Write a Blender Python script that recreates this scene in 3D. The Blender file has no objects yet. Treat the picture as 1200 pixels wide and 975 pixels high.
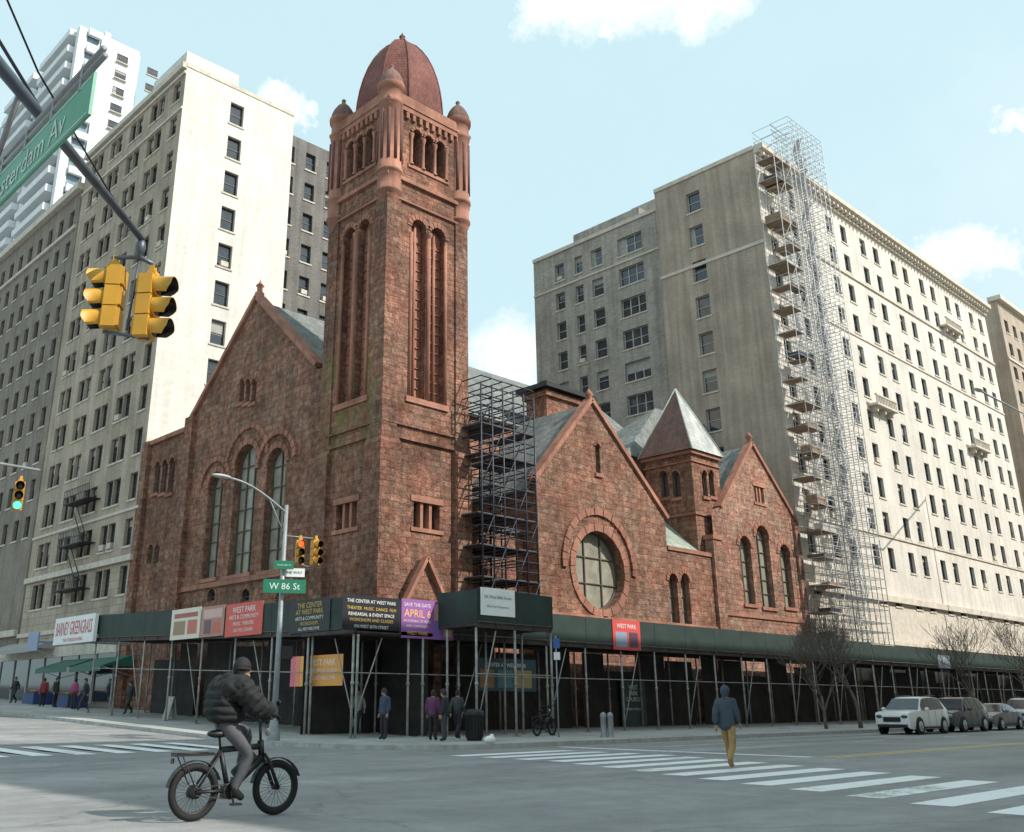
import bpy, bmesh, math, random
from mathutils import Vector, Matrix, geometry
from mathutils import noise as mn
from math import sin, cos, pi, radians as rad, atan2, sqrt
random.seed(7)
S=bpy.context.scene
COL=S.collection
# ---------------------------------------------------------------- camera maths
F=1124.0;CX=530.0;CY=433.0
TH=math.atan(392/F);cT=cos(TH);sT=sin(TH)
CAM=Vector((-23.7,-31.1,1.4));YAW=rad(47.14)
FW=Vector((cos(YAW),sin(YAW),0));RT=Vector((sin(YAW),-cos(YAW),0))
def ray(x,y):
    a=(x-CX)/F;b=(CY-y)/F
    return RT*a+FW*(cT-b*sT)+Vector((0,0,sT+b*cT))
def at(x,y,t): return CAM+ray(x,y)*t
def pv(x,y,v):
    d=ray(x,y);p=CAM+d*((v-CAM.y)/d.y);return p.x,p.z
def pu(x,y,u):
    d=ray(x,y);p=CAM+d*((u-CAM.x)/d.x);return p.y,p.z
def pg(x,y,z=0.0):
    d=ray(x,y);p=CAM+d*((z-CAM.z)/d.z);return p
def zat(u,v,py):
    b=(CY-py)/F;D=(Vector((u,v,0))-CAM).dot(FW)
    return CAM.z+D*(sT+b*cT)/(cT-b*sT)
def gz(v): return 0.033*min(max(0.0,v-1.0),120.0)
# ---------------------------------------------------------------- materials
def newmat(name):
    m=bpy.data.materials.new(name);m.use_nodes=True
    nt=m.node_tree;b=nt.nodes['Principled BSDF'];return m,nt,b
def L(nt,a,b): nt.links.new(a,b)
def ramp(nt,fac,stops):
    r=nt.nodes.new('ShaderNodeValToRGB');e=r.color_ramp.elements
    e[0].position=stops[0][0];e[0].color=(*stops[0][1],1)
    e[1].position=stops[-1][0];e[1].color=(*stops[-1][1],1)
    for p,c in stops[1:-1]:
        k=e.new(p);k.color=(*c,1)
    if fac is not None:L(nt,fac,r.inputs[0])
    return r.outputs[0]
def noise(nt,vec,scale,detail=4,rough=.6):
    n=nt.nodes.new('ShaderNodeTexNoise');n.inputs['Scale'].default_value=scale
    n.inputs['Detail'].default_value=detail;n.inputs['Roughness'].default_value=rough
    if vec is not None:L(nt,vec,n.inputs['Vector'])
    return n
def mixc(nt,fac,a,b,mode='MIX'):
    m=nt.nodes.new('ShaderNodeMix');m.data_type='RGBA';m.blend_type=mode
    for s,v in ((0,fac),(6,a),(7,b)):
        if isinstance(v,(int,float)):m.inputs[s].default_value=v
        elif isinstance(v,tuple):m.inputs[s].default_value=(*v,1) if len(v)==3 else v
        else:L(nt,v,m.inputs[s])
    return m.outputs[2]
def wpos(nt):
    g=nt.nodes.new('ShaderNodeNewGeometry');return g.outputs['Position']
def flat(name,c,rough=.6,metal=0,var=.25,scale=3,bump=0,bscale=20,emit=0,objc=False,spec=.5):
    m,nt,b=newmat(name)
    if objc:
        tc=nt.nodes.new('ShaderNodeTexCoord');P=tc.outputs['Object']
    else: P=wpos(nt)
    n=noise(nt,P,scale,5)
    lo=tuple(x*(1-var) for x in c);hi=tuple(min(1,x*(1+var)) for x in c)
    L(nt,ramp(nt,n.outputs[0],[(.3,lo),(.7,hi)]),b.inputs['Base Color'])
    b.inputs['Roughness'].default_value=rough;b.inputs['Metallic'].default_value=metal
    b.inputs['Specular IOR Level'].default_value=spec
    if bump:
        n2=noise(nt,P,bscale,4);bp=nt.nodes.new('ShaderNodeBump');bp.inputs['Strength'].default_value=bump
        bp.inputs['Distance'].default_value=.02;L(nt,n2.outputs[0],bp.inputs['Height']);L(nt,bp.outputs[0],b.inputs['Normal'])
    if emit:
        b.inputs['Emission Color'].default_value=(*c,1);b.inputs['Emission Strength'].default_value=emit
    return m
def brick(name,c1,c2,mort,w,h,msize=.012,bump=.3,dist=.02,stain=.35,distort=0,rough=.85,moss=False,streak=.25):
    m,nt,b=newmat(name)
    uv=nt.nodes.new('ShaderNodeUVMap');vec=uv.outputs[0];P=wpos(nt)
    if distort:
        n=noise(nt,P,1.6,3);sb=nt.nodes.new('ShaderNodeVectorMath');sb.operation='SCALE';sb.inputs['Scale'].default_value=distort
        L(nt,n.outputs[1],sb.inputs[0]);ad=nt.nodes.new('ShaderNodeVectorMath');L(nt,vec,ad.inputs[0]);L(nt,sb.outputs[0],ad.inputs[1]);vec=ad.outputs[0]
    bt=nt.nodes.new('ShaderNodeTexBrick');L(nt,vec,bt.inputs['Vector'])
    bt.inputs['Scale'].default_value=1;bt.inputs['Brick Width'].default_value=w;bt.inputs['Row Height'].default_value=h
    bt.inputs['Mortar Size'].default_value=msize;bt.inputs['Mortar Smooth'].default_value=.3;bt.inputs['Bias'].default_value=-.1
    bt.offset_frequency=2;bt.squash=.7;bt.squash_frequency=3
    bt.inputs['Color1'].default_value=(*c1,1);bt.inputs['Color2'].default_value=(*c2,1);bt.inputs['Mortar'].default_value=(*mort,1)
    big=noise(nt,P,.35,6,.65)
    col=mixc(nt,1.0,bt.outputs[0],ramp(nt,big.outputs[0],[(.3,(1-stain,)*3),(.7,(1+stain*.6,)*3)]),'MULTIPLY')
    mp=nt.nodes.new('ShaderNodeMapping');mp.inputs['Scale'].default_value=(1.6,1.6,.08);L(nt,P,mp.inputs[0])
    sn=noise(nt,mp.outputs[0],1.2,5,.6)
    col=mixc(nt,1.0,col,ramp(nt,sn.outputs[0],[(.35,(1-streak,)*3),(.62,(1.05,)*3)]),'MULTIPLY')
    if bump>.5:
        sm=noise(nt,P,3.2,6,.75)
        col=mixc(nt,1.0,col,ramp(nt,sm.outputs[0],[(.3,(.44,.42,.42)),(.5,(1,.98,.96)),(.72,(1.7,1.68,1.62))]),'MULTIPLY')
        hue=noise(nt,P,.8,4,.6)
        col=mixc(nt,1.0,col,ramp(nt,hue.outputs[0],[(.35,(1.08,.92,.88)),(.65,(.93,1.06,1.08))]),'MULTIPLY')
    if moss:
        sx=nt.nodes.new('ShaderNodeSeparateXYZ');L(nt,P,sx.inputs[0])
        def mrange(o,a,b_):
            r=nt.nodes.new('ShaderNodeMapRange');r.inputs[1].default_value=a;r.inputs[2].default_value=b_;L(nt,o,r.inputs[0]);return r.outputs[0]
        def mul(a,b_):
            r=nt.nodes.new('ShaderNodeMath');r.operation='MULTIPLY';L(nt,a,r.inputs[0])
            if isinstance(b_,float):r.inputs[1].default_value=b_
            else:L(nt,b_,r.inputs[1])
            return r.outputs[0]
        mn_=noise(nt,P,1.1,7,.75)
        f_=mul(mul(mul(mul(mul(mrange(sx.outputs[2],19.4,17.6),mrange(sx.outputs[2],12.0,16.0)),mrange(mn_.outputs[0],.43,.58)),mrange(sx.outputs[0],4.30,4.22)),mrange(sx.outputs[1],3.95,4.9)),.85)
        col=mixc(nt,f_,col,(.20,.185,.05))
    L(nt,col,b.inputs['Base Color']);b.inputs['Roughness'].default_value=rough;b.inputs['Specular IOR Level'].default_value=.25
    fn=noise(nt,P,6 if bump>.5 else 30,6,.7)
    hh=nt.nodes.new('ShaderNodeMath');hh.operation='SUBTRACT';L(nt,fn.outputs[0],hh.inputs[0])
    if bump>.5:
        hm=nt.nodes.new('ShaderNodeMath');hm.operation='MULTIPLY';L(nt,bt.outputs[1],hm.inputs[0]);hm.inputs[1].default_value=.45;L(nt,hm.outputs[0],hh.inputs[1])
    else:L(nt,bt.outputs[1],hh.inputs[1])
    bp=nt.nodes.new('ShaderNodeBump');bp.inputs['Strength'].default_value=min(1,bump);bp.inputs['Distance'].default_value=dist
    L(nt,hh.outputs[0],bp.inputs['Height']);L(nt,bp.outputs[0],b.inputs['Normal'])
    return m
M={}
M['stone']=brick('rock_faced_brownstone',(.39,.215,.152),(.255,.132,.092),(.21,.12,.09),.72,.34,.014,.95,.18,.4,.2)
M['stonep']=brick('pale_pink_brownstone',(.47,.275,.205),(.33,.18,.132),(.27,.16,.12),.72,.34,.014,.95,.18,.35,.2)
M['tower']=brick('tower_brownstone',(.385,.205,.147),(.25,.127,.09),(.20,.112,.085),.62,.31,.014,.95,.18,.45,.18,moss=True)
M['trim']=brick('dressed_sandstone',(.42,.20,.138),(.35,.165,.115),(.27,.13,.095),1.1,.45,.008,.3,.03,.4)
M['darktrim']=flat('red_louvre_panel',(.33,.135,.09),.8,var=.3)
M['slit']=flat('dark_red_stone_column',(.13,.052,.042),.8,var=.3)
M['dome']=brick('red_dome_tiles',(.245,.10,.082),(.185,.075,.062),(.12,.052,.045),.28,.22,.014,.45,.03,.3)
M['brownroof']=brick('brown_roof_tiles',(.26,.15,.125),(.20,.12,.10),(.13,.08,.07),.28,.22,.012,.45,.03,.25)
M['slate']=brick('grey_slate',(.25,.265,.25),(.18,.19,.18),(.1,.1,.1),.35,.22,.012,.4,.02,.3)
M['rooflit']=brick('sunlit_pale_roof',(.52,.53,.50),(.43,.45,.42),(.3,.3,.3),.5,.3,.008,.3,.02,.25)  # pale tone puts sunlight into the roof colour
M['copper']=brick('green_grey_roof',(.37,.41,.34),(.29,.33,.28),(.2,.22,.2),.5,.3,.008,.3,.02,.3)
M['lbrick']=brick('tan_apartment_brick',(.48,.395,.305),(.40,.325,.25),(.39,.33,.265),.3,.1,.01,.25,.01,.25)
M['lwhite']=brick('pale_painted_brick',(.72,.68,.615),(.65,.61,.55),(.62,.58,.52),.6,.2,.01,.25,.01,.10,streak=.1)
M['lstone']=brick('limestone_base',(.47,.39,.305),(.41,.34,.265),(.26,.21,.17),1.2,.55,.02,.3,.02,.25)
M['ddbrick']=brick('taupe_side_brick',(.47,.38,.305),(.39,.315,.25),(.40,.33,.27),.3,.1,.01,.25,.01,.2)
M['gbrick']=brick('grey_side_brick',(.45,.405,.36),(.33,.295,.26),(.38,.34,.3),.4,.14,.012,.3,.01,.25)
M['dgrey']=brick('dark_grey_brick',(.21,.195,.18),(.155,.145,.135),(.18,.17,.16),.3,.1,.01,.25,.01,.25)
M['l2brick']=brick('grey_brown_brick',(.30,.255,.21),(.235,.20,.165),(.25,.215,.18),.3,.1,.01,.25,.01,.25)
M['rbrick']=brick('cream_facade_brick',(.70,.645,.575),(.62,.57,.505),(.58,.53,.47),.3,.1,.01,.25,.01,.13,streak=.12)
M['rtan']=brick('tan_far_brick',(.48,.39,.31),(.42,.34,.27),(.38,.31,.25),.3,.1,.01,.25,.01,.2)
M['modern']=flat('white_concrete',(.74,.75,.75),.7,var=.06,scale=.5)
M['mglass']=flat('blue_grey_glazing',(.18,.24,.29),.15,var=.5,scale=.5)
M['cornice']=flat('pale_cornice_stone',(.56,.50,.42),.8,var=.18,scale=2,bump=.2)
M['glass']=flat('window_glass',(.028,.036,.046),.06,var=.5,scale=1,spec=.9)
M['frame']=flat('dark_window_frame',(.05,.045,.04),.5)
M['cframe']=flat('church_window_frame',(.11,.085,.065),.6)
M['wframe']=flat('light_window_frame',(.42,.41,.39),.5)
M['blind']=flat('window_blind',(.36,.35,.32),.8,var=.15)
M['cglass']=flat('leaded_church_glass',(.27,.255,.20),.4,var=.3,scale=1.2,bump=.15)
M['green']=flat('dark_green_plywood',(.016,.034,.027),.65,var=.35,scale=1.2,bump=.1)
M['shade_board']=flat('painted_shade_boards',(.028,.023,.021),.8,var=.6,scale=1.1)  # near-black colour stands in for the shade under the sheds
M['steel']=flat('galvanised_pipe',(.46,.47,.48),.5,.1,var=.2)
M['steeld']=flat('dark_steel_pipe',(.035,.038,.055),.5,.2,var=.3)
M['shedpost']=flat('weathered_shed_pipe',(.33,.31,.29),.6,.1,var=.4)
M['beam']=flat('rusty_steel_beam',(.06,.045,.04),.7,.2,var=.4)
M['plank']=flat('scaffold_plank',(.26,.18,.12),.85,var=.4,scale=5)
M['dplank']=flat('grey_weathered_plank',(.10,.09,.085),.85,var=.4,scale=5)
M['black']=flat('black_paint',(.012,.012,.013),.5)
M['rubber']=flat('tyre_rubber',(.012,.012,.012),.85)
M['yellow']=flat('signal_yellow',(.60,.31,.03),.5,var=.12,scale=2,objc=True)
M['lens']=flat('dark_signal_lens',(.03,.02,.02),.2)
M['lgreen']=flat('lit_green_lens',(.1,.9,.5),.3,emit=2)
M['lred']=flat('lit_red_lens',(.9,.12,.04),.3,emit=1.6)
M['pole']=flat('grey_painted_pole',(.28,.29,.30),.5,.2,var=.2)
M['mast']=flat('dark_mast_steel',(.10,.12,.15),.45,.4,var=.25)
M['sgreen']=flat('street_sign_green',(.02,.19,.105),.4,var=.08)
M['tgreen']=flat('sunlit_sign_green',(.10,.34,.22),.5,var=.15)
M['fade']=flat('faded_sign_white',(.58,.66,.61),.6,var=.1)
M['white']=flat('white_paint',(.78,.78,.77),.6,var=.05)
M['concrete']=brick('pavement_slabs',(.42,.41,.39),(.37,.36,.345),(.2,.2,.19),1.5,1.5,.015,.3,.01,.3,streak=0)
M['kerb']=flat('kerb_granite',(.38,.37,.355),.8,var=.25,bump=.3)
M['bark']=flat('tree_bark',(.15,.12,.10),.95,var=.4,scale=12,bump=.6,bscale=30)
m,nt,b=newmat('asphalt');P=wpos(nt)
n1=noise(nt,P,.22,6,.6);n2=noise(nt,P,42,4,.85);n3=noise(nt,P,1.6,7,.75)
c=ramp(nt,n1.outputs[0],[(.3,(.225,.222,.222)),(.55,(.29,.287,.283)),(.72,(.37,.365,.355))])
c=mixc(nt,1.0,c,ramp(nt,n3.outputs[0],[(.33,(.80,)*3),(.66,(1.12,)*3)]),'MULTIPLY')
c=mixc(nt,1.0,c,ramp(nt,n2.outputs[0],[(.3,(.6,)*3),(.7,(1.4,)*3)]),'MULTIPLY')
mp=nt.nodes.new('ShaderNodeMapping');mp.inputs['Scale'].default_value=(.02,.55,1);L(nt,P,mp.inputs[0]);n4=noise(nt,mp.outputs[0],1.0,3,.5)
c=mixc(nt,1.0,c,ramp(nt,n4.outputs[0],[(.35,(.80,)*3),(.6,(1.04,)*3)]),'MULTIPLY')
vo=nt.nodes.new('ShaderNodeTexVoronoi');vo.feature='DISTANCE_TO_EDGE';vo.inputs['Scale'].default_value=.11
ds=nt.nodes.new('ShaderNodeVectorMath');ds.operation='MULTIPLY_ADD';nn=noise(nt,P,.8,5);L(nt,nn.outputs[1],ds.inputs[0]);ds.inputs[1].default_value=(1.6,1.6,0);L(nt,P,ds.inputs[2]);L(nt,ds.outputs[0],vo.inputs['Vector'])
c=mixc(nt,1.0,c,ramp(nt,vo.outputs[0],[(.0,(.7,)*3),(.005,(1,)*3)]),'MULTIPLY')
# oil spots
vs_=nt.nodes.new('ShaderNodeTexVoronoi');vs_.inputs['Scale'].default_value=.9;L(nt,P,vs_.inputs['Vector'])
c=mixc(nt,1.0,c,ramp(nt,vs_.outputs[0],[(.03,(.72,)*3),(.10,(1,)*3)]),'MULTIPLY')
L(nt,c,b.inputs['Base Color']);b.inputs['Roughness'].default_value=.7
bp=nt.nodes.new('ShaderNodeBump');bp.inputs['Strength'].default_value=.6;bp.inputs['Distance'].default_value=.012;L(nt,n2.outputs[0],bp.inputs['Height']);L(nt,bp.outputs[0],b.inputs['Normal'])
M['asphalt']=m
def worn(name,col):
    m,nt,b=newmat(name);P=wpos(nt);n=noise(nt,P,4.5,8,.8);n2=noise(nt,P,.5,3,.5)
    ad=nt.nodes.new('ShaderNodeMath');ad.operation='ADD';L(nt,n.outputs[0],ad.inputs[0]);L(nt,n2.outputs[0],ad.inputs[1])
    L(nt,ramp(nt,ad.outputs[0],[(.76,(.32,.32,.315)),(.90,col)]),b.inputs['Base Color']);b.inputs['Roughness'].default_value=.7;return m
M['paint']=worn('worn_white_road_paint',(.80,.80,.79))
M['ypaint']=worn('worn_yellow_road_paint',(.68,.5,.16))
# ---------------------------------------------------------------- mesh builder
def wl(o):
    v=Vector((0,0,0))
    while o: v+=o.location;o=o.parent
    return v
class MB:
    def __init__(s): s.v=[];s.f=[];s.m=[];s.s=[]
    def face(s,pts,m=0,sm=False):
        n=len(s.v);s.v+=[tuple(p) for p in pts];s.f.append(tuple(range(n,n+len(pts))));s.m.append(m);s.s.append(sm)
    def add(s,vs,fs,m=0,sm=False):
        n=len(s.v);s.v+=[tuple(p) for p in vs]
        for f in fs:
            s.f.append(tuple(n+i for i in f));s.m.append(m);s.s.append(sm)
    def box(s,x0,y0,z0,x1,y1,z1,m=0):
        s.add([(x0,y0,z0),(x1,y0,z0),(x1,y1,z0),(x0,y1,z0),(x0,y0,z1),(x1,y0,z1),(x1,y1,z1),(x0,y1,z1)],
              [(3,2,1,0),(4,5,6,7),(0,1,5,4),(1,2,6,5),(2,3,7,6),(3,0,4,7)],m)
    def bar(s,p,q,w,h=None,m=0,up=Vector((0,0,1))):
        p=Vector(p);q=Vector(q);h=h or w;d=(q-p)
        if d.length<1e-6:return
        d.normalize();a=d.cross(up)
        if a.length<1e-3:a=d.cross(Vector((1,0,0)))
        a.normalize();c=a.cross(d);a=a*(w/2);c=c*(h/2)
        s.add([p-a-c,p+a-c,p+a+c,p-a+c,q-a-c,q+a-c,q+a+c,q-a+c],[(3,2,1,0),(4,5,6,7),(0,1,5,4),(1,2,6,5),(2,3,7,6),(3,0,4,7)],m)
    def tube(s,pts,rs,n=8,m=0,sm=True,cap=True):
        pts=[Vector(p) for p in pts]
        if not isinstance(rs,(list,tuple)):rs=[rs]*len(pts)
        vs=[];fs=[];pa=None
        for i,p in enumerate(pts):
            d=(pts[min(i+1,len(pts)-1)]-pts[max(i-1,0)])
            if d.length<1e-9:d=Vector((0,0,1))
            d.normalize()
            if pa is None:
                a=d.cross(Vector((0,0,1)))
                if a.length<1e-2:a=d.cross(Vector((1,0,0)))
            else:
                a=pa-d*pa.dot(d)
                if a.length<1e-4:a=d.cross(Vector((1,0,0)))
            a.normalize();pa=a;c=d.cross(a)
            for k in range(n):
                t=2*pi*k/n;vs.append(p+(a*cos(t)+c*sin(t))*rs[i])
        for i in range(len(pts)-1):
            for k in range(n):
                k2=(k+1)%n;fs.append((i*n+k,i*n+k2,(i+1)*n+k2,(i+1)*n+k))
        if cap:
            fs.append(tuple(range(n))[::-1]);fs.append(tuple((len(pts)-1)*n+k for k in range(n)))
        s.add(vs,fs,m,sm)
    def lathe(s,c,prof,n=16,m=0,sm=True):
        c=Vector(c);vs=[];fs=[]
        for r,z in prof:
            for k in range(n):
                t=2*pi*k/n;vs.append(c+Vector((r*cos(t),r*sin(t),z)))
        for i in range(len(prof)-1):
            for k in range(n):
                k2=(k+1)%n;fs.append((i*n+k,i*n+k2,(i+1)*n+k2,(i+1)*n+k))
        s.add(vs,fs,m,sm)
    def ell(s,c,r,n=12,k=8,m=0,R=None):
        c=Vector(c);vs=[];fs=[]
        for i in range(k+1):
            ph=pi*i/k
            for j in range(n):
                t=2*pi*j/n;p=Vector((r[0]*sin(ph)*cos(t),r[1]*sin(ph)*sin(t),r[2]*cos(ph)))
                if R:p=R@p
                vs.append(c+p)
        for i in range(k):
            for j in range(n):
                j2=(j+1)%n;fs.append((i*n+j,i*n+j2,(i+1)*n+j2,(i+1)*n+j))
        s.add(vs,fs,m,True)
    def torus(s,c,R,r,ax='Y',n=36,k=8,m=0):
        c=Vector(c);vs=[];fs=[]
        for i in range(n):
            t=2*pi*i/n
            for j in range(k):
                q=2*pi*j/k;rr=R+r*cos(q)
                if ax=='Y':vs.append(c+Vector((rr*cos(t),r*sin(q),rr*sin(t))))
                else:vs.append(c+Vector((rr*cos(t),rr*sin(t),r*sin(q))))
        for i in range(n):
            for j in range(k):
                i2=(i+1)%n;j2=(j+1)%k;fs.append((i*k+j,i2*k+j,i2*k+j2,i*k+j2))
        s.add(vs,fs,m,True)
    def build(s,name,mats,parent=None,loc=None,sharp=None):
        if not isinstance(mats,(list,tuple)):mats=[mats]
        me=bpy.data.meshes.new(name)
        o=bpy.data.objects.new(name,me);COL.objects.link(o)
        off=Vector((0,0,0))
        if parent is not None:o.parent=parent;off=wl(parent)
        if loc is not None:o.location=Vector(loc)-off;off=Vector(loc)
        me.from_pydata([(p[0]-off.x,p[1]-off.y,p[2]-off.z) for p in s.v],[],s.f)
        for mm in mats:me.materials.append(mm)
        me.polygons.foreach_set('material_index',s.m);me.polygons.foreach_set('use_smooth',s.s)
        if sharp:
            try:me.set_sharp_from_angle(angle=rad(sharp))
            except Exception:pass
        uv=me.uv_layers.new(name='UVMap').data
        for p in me.polygons:
            nx,ny,nz=abs(p.normal.x),abs(p.normal.y),abs(p.normal.z)
            for li in p.loop_indices:
                q=s.v[me.loops[li].vertex_index]
                if nz>.8:uv[li].uv=(q[0],q[1])
                elif nx>ny:uv[li].uv=(q[1],q[2])
                else:uv[li].uv=(q[0],q[2])
        return o
def tag(o,label=None,cat=None,group=None,kind=None):
    if label:o['label']=label
    if cat:o['category']=cat
    if group:o['group']=group
    if kind:o['kind']=kind
    return o
def empty(name,loc,label=None,cat=None,group=None,rz=0,parent=None):
    o=bpy.data.objects.new(name,None);COL.objects.link(o);o.location=loc;o.rotation_euler=(0,0,rz);o.empty_display_size=.3
    if parent:o.parent=parent
    return tag(o,label,cat,group)
def dup(o,parent=None):
    c=o.copy();COL.objects.link(c);c.parent=parent
    for ch in list(o.children):dup(ch,c)
    return c
def FP(ax,pl,a,z,d=0): return Vector((a,pl+d,z)) if ax=='v' else Vector((pl+d,a,z))
def fbox(mb,ax,pl,a0,a1,z0,z1,d0,d1,m=0):
    if ax=='v':mb.box(a0,pl+d0,z0,a1,pl+d1,z1,m)
    else:mb.box(pl+d0,a0,z0,pl+d1,a1,z1,m)
def facade(mb,ax,pl,a0,a1,z0,z1,holes,depth=.25,m=0):
    A=sorted(set([round(a0,3),round(a1,3)]+[round(x,3) for h in holes for x in (h[0],h[1]) if a0<x<a1]))
    Z=sorted(set([round(z0,3),round(z1,3)]+[round(x,3) for h in holes for x in (h[2],h[3]) if z0<x<z1]))
    for i in range(len(A)-1):
        run=None
        for j in range(len(Z)-1):
            ca=(A[i]+A[i+1])/2;cz=(Z[j]+Z[j+1])/2
            inh=any(h[0]<ca<h[1] and h[2]<cz<h[3] for h in holes)
            if not inh and run is None:run=Z[j]
            if inh and run is not None:
                mb.face([FP(ax,pl,A[i],run),FP(ax,pl,A[i+1],run),FP(ax,pl,A[i+1],Z[j]),FP(ax,pl,A[i],Z[j])],m);run=None
        if run is not None:
            mb.face([FP(ax,pl,A[i],run),FP(ax,pl,A[i+1],run),FP(ax,pl,A[i+1],Z[-1]),FP(ax,pl,A[i],Z[-1])],m)
    for h in holes:
        lp=[(h[0],h[2]),(h[1],h[2]),(h[1],h[3]),(h[0],h[3])]
        for k in range(4):
            p,q=lp[k],lp[(k+1)%4]
            mb.face([FP(ax,pl,*p),FP(ax,pl,*q),FP(ax,pl,*q,depth),FP(ax,pl,*p,depth)],m)
def holewall(mb,ax,pl,outline,holes,depth=.5,m=0,edge=0):
    polys=[[Vector((a,z,0)) for a,z in outline]]+[[Vector((a,z,0)) for a,z in h] for h in holes]
    fl=[p for q in polys for p in q]
    vs=[FP(ax,pl,p.x,p.y) for p in fl]
    mb.add(vs,[tuple(t) for t in geometry.tessellate_polygon(polys)],m)
    for h in holes:
        for k in range(len(h)):
            p,q=h[k],h[(k+1)%len(h)]
            mb.face([FP(ax,pl,*p),FP(ax,pl,*q),FP(ax,pl,*q,depth),FP(ax,pl,*p,depth)],m)
    if edge:
        for k in range(len(outline)):
            p,q=outline[k],outline[(k+1)%len(outline)]
            mb.face([FP(ax,pl,*p),FP(ax,pl,*q),FP(ax,pl,*q,edge),FP(ax,pl,*p,edge)],m)
def arch(a0,a1,z0,z1,n=12):
    r=(a1-a0)/2;c=(a0+a1)/2;zs=z1-r
    return [(a0,z0),(a1,z0)]+[(c+r*cos(pi*k/n),zs+r*sin(pi*k/n)) for k in range(n+1)]
def circ(c,z,r,n=36): return [(c+r*cos(2*pi*k/n),z+r*sin(2*pi*k/n)) for k in range(n)]
def ringm(mb,ax,pl,c,z,r0,r1,d0,d1,t0=0,t1=pi,n=16,m=0):
    for k in range(n):
        A=t0+(t1-t0)*k/n;B=t0+(t1-t0)*(k+1)/n-.012
        dp=d0-(.03 if k%2 else 0)
        q=[(c+r*cos(t),z+r*sin(t)) for r,t in ((r0,A),(r1,A),(r1,B),(r0,B))]
        f=[FP(ax,pl,*p,dp) for p in q];g=[FP(ax,pl,*p,d1) for p in q]
        mb.add(f+g,[(0,1,2,3),(0,4,5,1),(1,5,6,2),(2,6,7,3),(3,7,4,0)],m)
# ---------------------------------------------------------------- windows
WC={}
def win_mb(w,h,st,ac=False):
    mb=MB();t=.07;f=1 if st!='light' else 2
    mb.box(-w/2,0,0,-w/2+t,.09,h,f);mb.box(w/2-t,0,0,w/2,.09,h,f);mb.box(-w/2+t,0,0,w/2-t,.09,t,f);mb.box(-w/2+t,0,h-t,w/2-t,.09,h,f)
    mb.box(-w/2+t,.01,h*.5-.03,w/2-t,.08,h*.5+.03,f)
    if w>1.9:
        for x in (-w/6,w/6):mb.box(x-.05,-.01,t,x+.05,.085,h-t,f)
    mb.face([(-w/2+t,.06,t),(w/2-t,.06,t),(w/2-t,.06,h-t),(-w/2+t,.06,h-t)],0)
    k=ac
    if k in(1,2):
        zz=h*(.72 if k==1 else .45);mb.face([(-w/2+t,.05,zz),(w/2-t,.05,zz),(w/2-t,.05,h-t),(-w/2+t,.05,h-t)],3)
    if k==3:mb.box(-.32,-.38,t,.32,.05,t+.42,4)
    if k==4:mb.face([(-w/2+t,.05,t),(-w*.15,.05,t),(-w*.22,.05,h-t),(-w/2+t,.05,h-t)],3)
    mb.box(-w/2-.12,-.33,-.14,w/2+.12,0,0,4)
    return mb
def win_mats():
    return [M['glass'],M['frame'],M['wframe'],M['blind'],M['cornice']]
def win_obj_mesh(w,h,st,k):
    key=(round(w,2),round(h,2),st,k)
    if key not in WC:
        mb=win_mb(w,h,st,k);o=mb.build('window',win_mats());WC[key]=(o.data,mb);bpy.data.objects.remove(o)
    return WC[key]
def flush_windows(root,lst,depth=.25,st='dark',cap=98):
    def size(i):
        p=FP(i[0],i[1],i[2],i[3]);return -(i[4]*i[5])/((p-CAM).length**2)
    lst=sorted(lst,key=size);rest=MB();base=wl(root)
    for n,(ax,pl,a,z,w,h) in enumerate(lst):
        k=random.choice([0,0,0,0,1,2,3,4,0,1])
        me,mb=win_obj_mesh(w,h,st,k);p=FP(ax,pl,a,z,depth);rz=0 if ax=='v' else -pi/2
        if n<cap:
            o=bpy.data.objects.new('window',me);COL.objects.link(o);o.parent=root;o.location=p-base;o.rotation_euler=(0,0,rz)
        else:
            R=Matrix.Rotation(rz,3,'Z');i0=len(rest.v);rest.v+=[tuple(R@Vector(q)+p) for q in mb.v]
            rest.f+=[tuple(i0+i for i in f) for f in mb.f];rest.m+=mb.m;rest.s+=mb.s
    if rest.v:
        o=rest.build('window',win_mats(),root);o['kind']='stuff'
def textm(body,o,r,up,w,h,mat,parent,stretch=False,name='lettering'):
    cu=bpy.data.curves.new('t','FONT');cu.body=body;cu.size=1;cu.resolution_u=2
    ob=bpy.data.objects.new('t',cu);COL.objects.link(ob);bpy.context.view_layer.update()
    dg=bpy.context.evaluated_depsgraph_get();me=ob.evaluated_get(dg).to_mesh()
    vs=[v.co.copy() for v in me.vertices];fs=[tuple(p.vertices) for p in me.polygons]
    ob.evaluated_get(dg).to_mesh_clear();bpy.data.objects.remove(ob)
    if not vs:return
    x0=min(v.x for v in vs);x1=max(v.x for v in vs);y0=min(v.y for v in vs);y1=max(v.y for v in vs)
    sx=w/(x1-x0);sy=h/(y1-y0)
    if not stretch:sx=sy=min(sx,sy)
    mb=MB();cx=(x0+x1)/2;cy=(y0+y1)/2
    mb.add([Vector(o)+Vector(r)*((v.x-cx)*sx)+Vector(up)*((v.y-cy)*sy) for v in vs],fs)
    return mb.build(name,mat,parent)
UP=Vector((0,0,1));RV=Vector((1,0,0));RU=Vector((0,-1,0))
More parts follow.
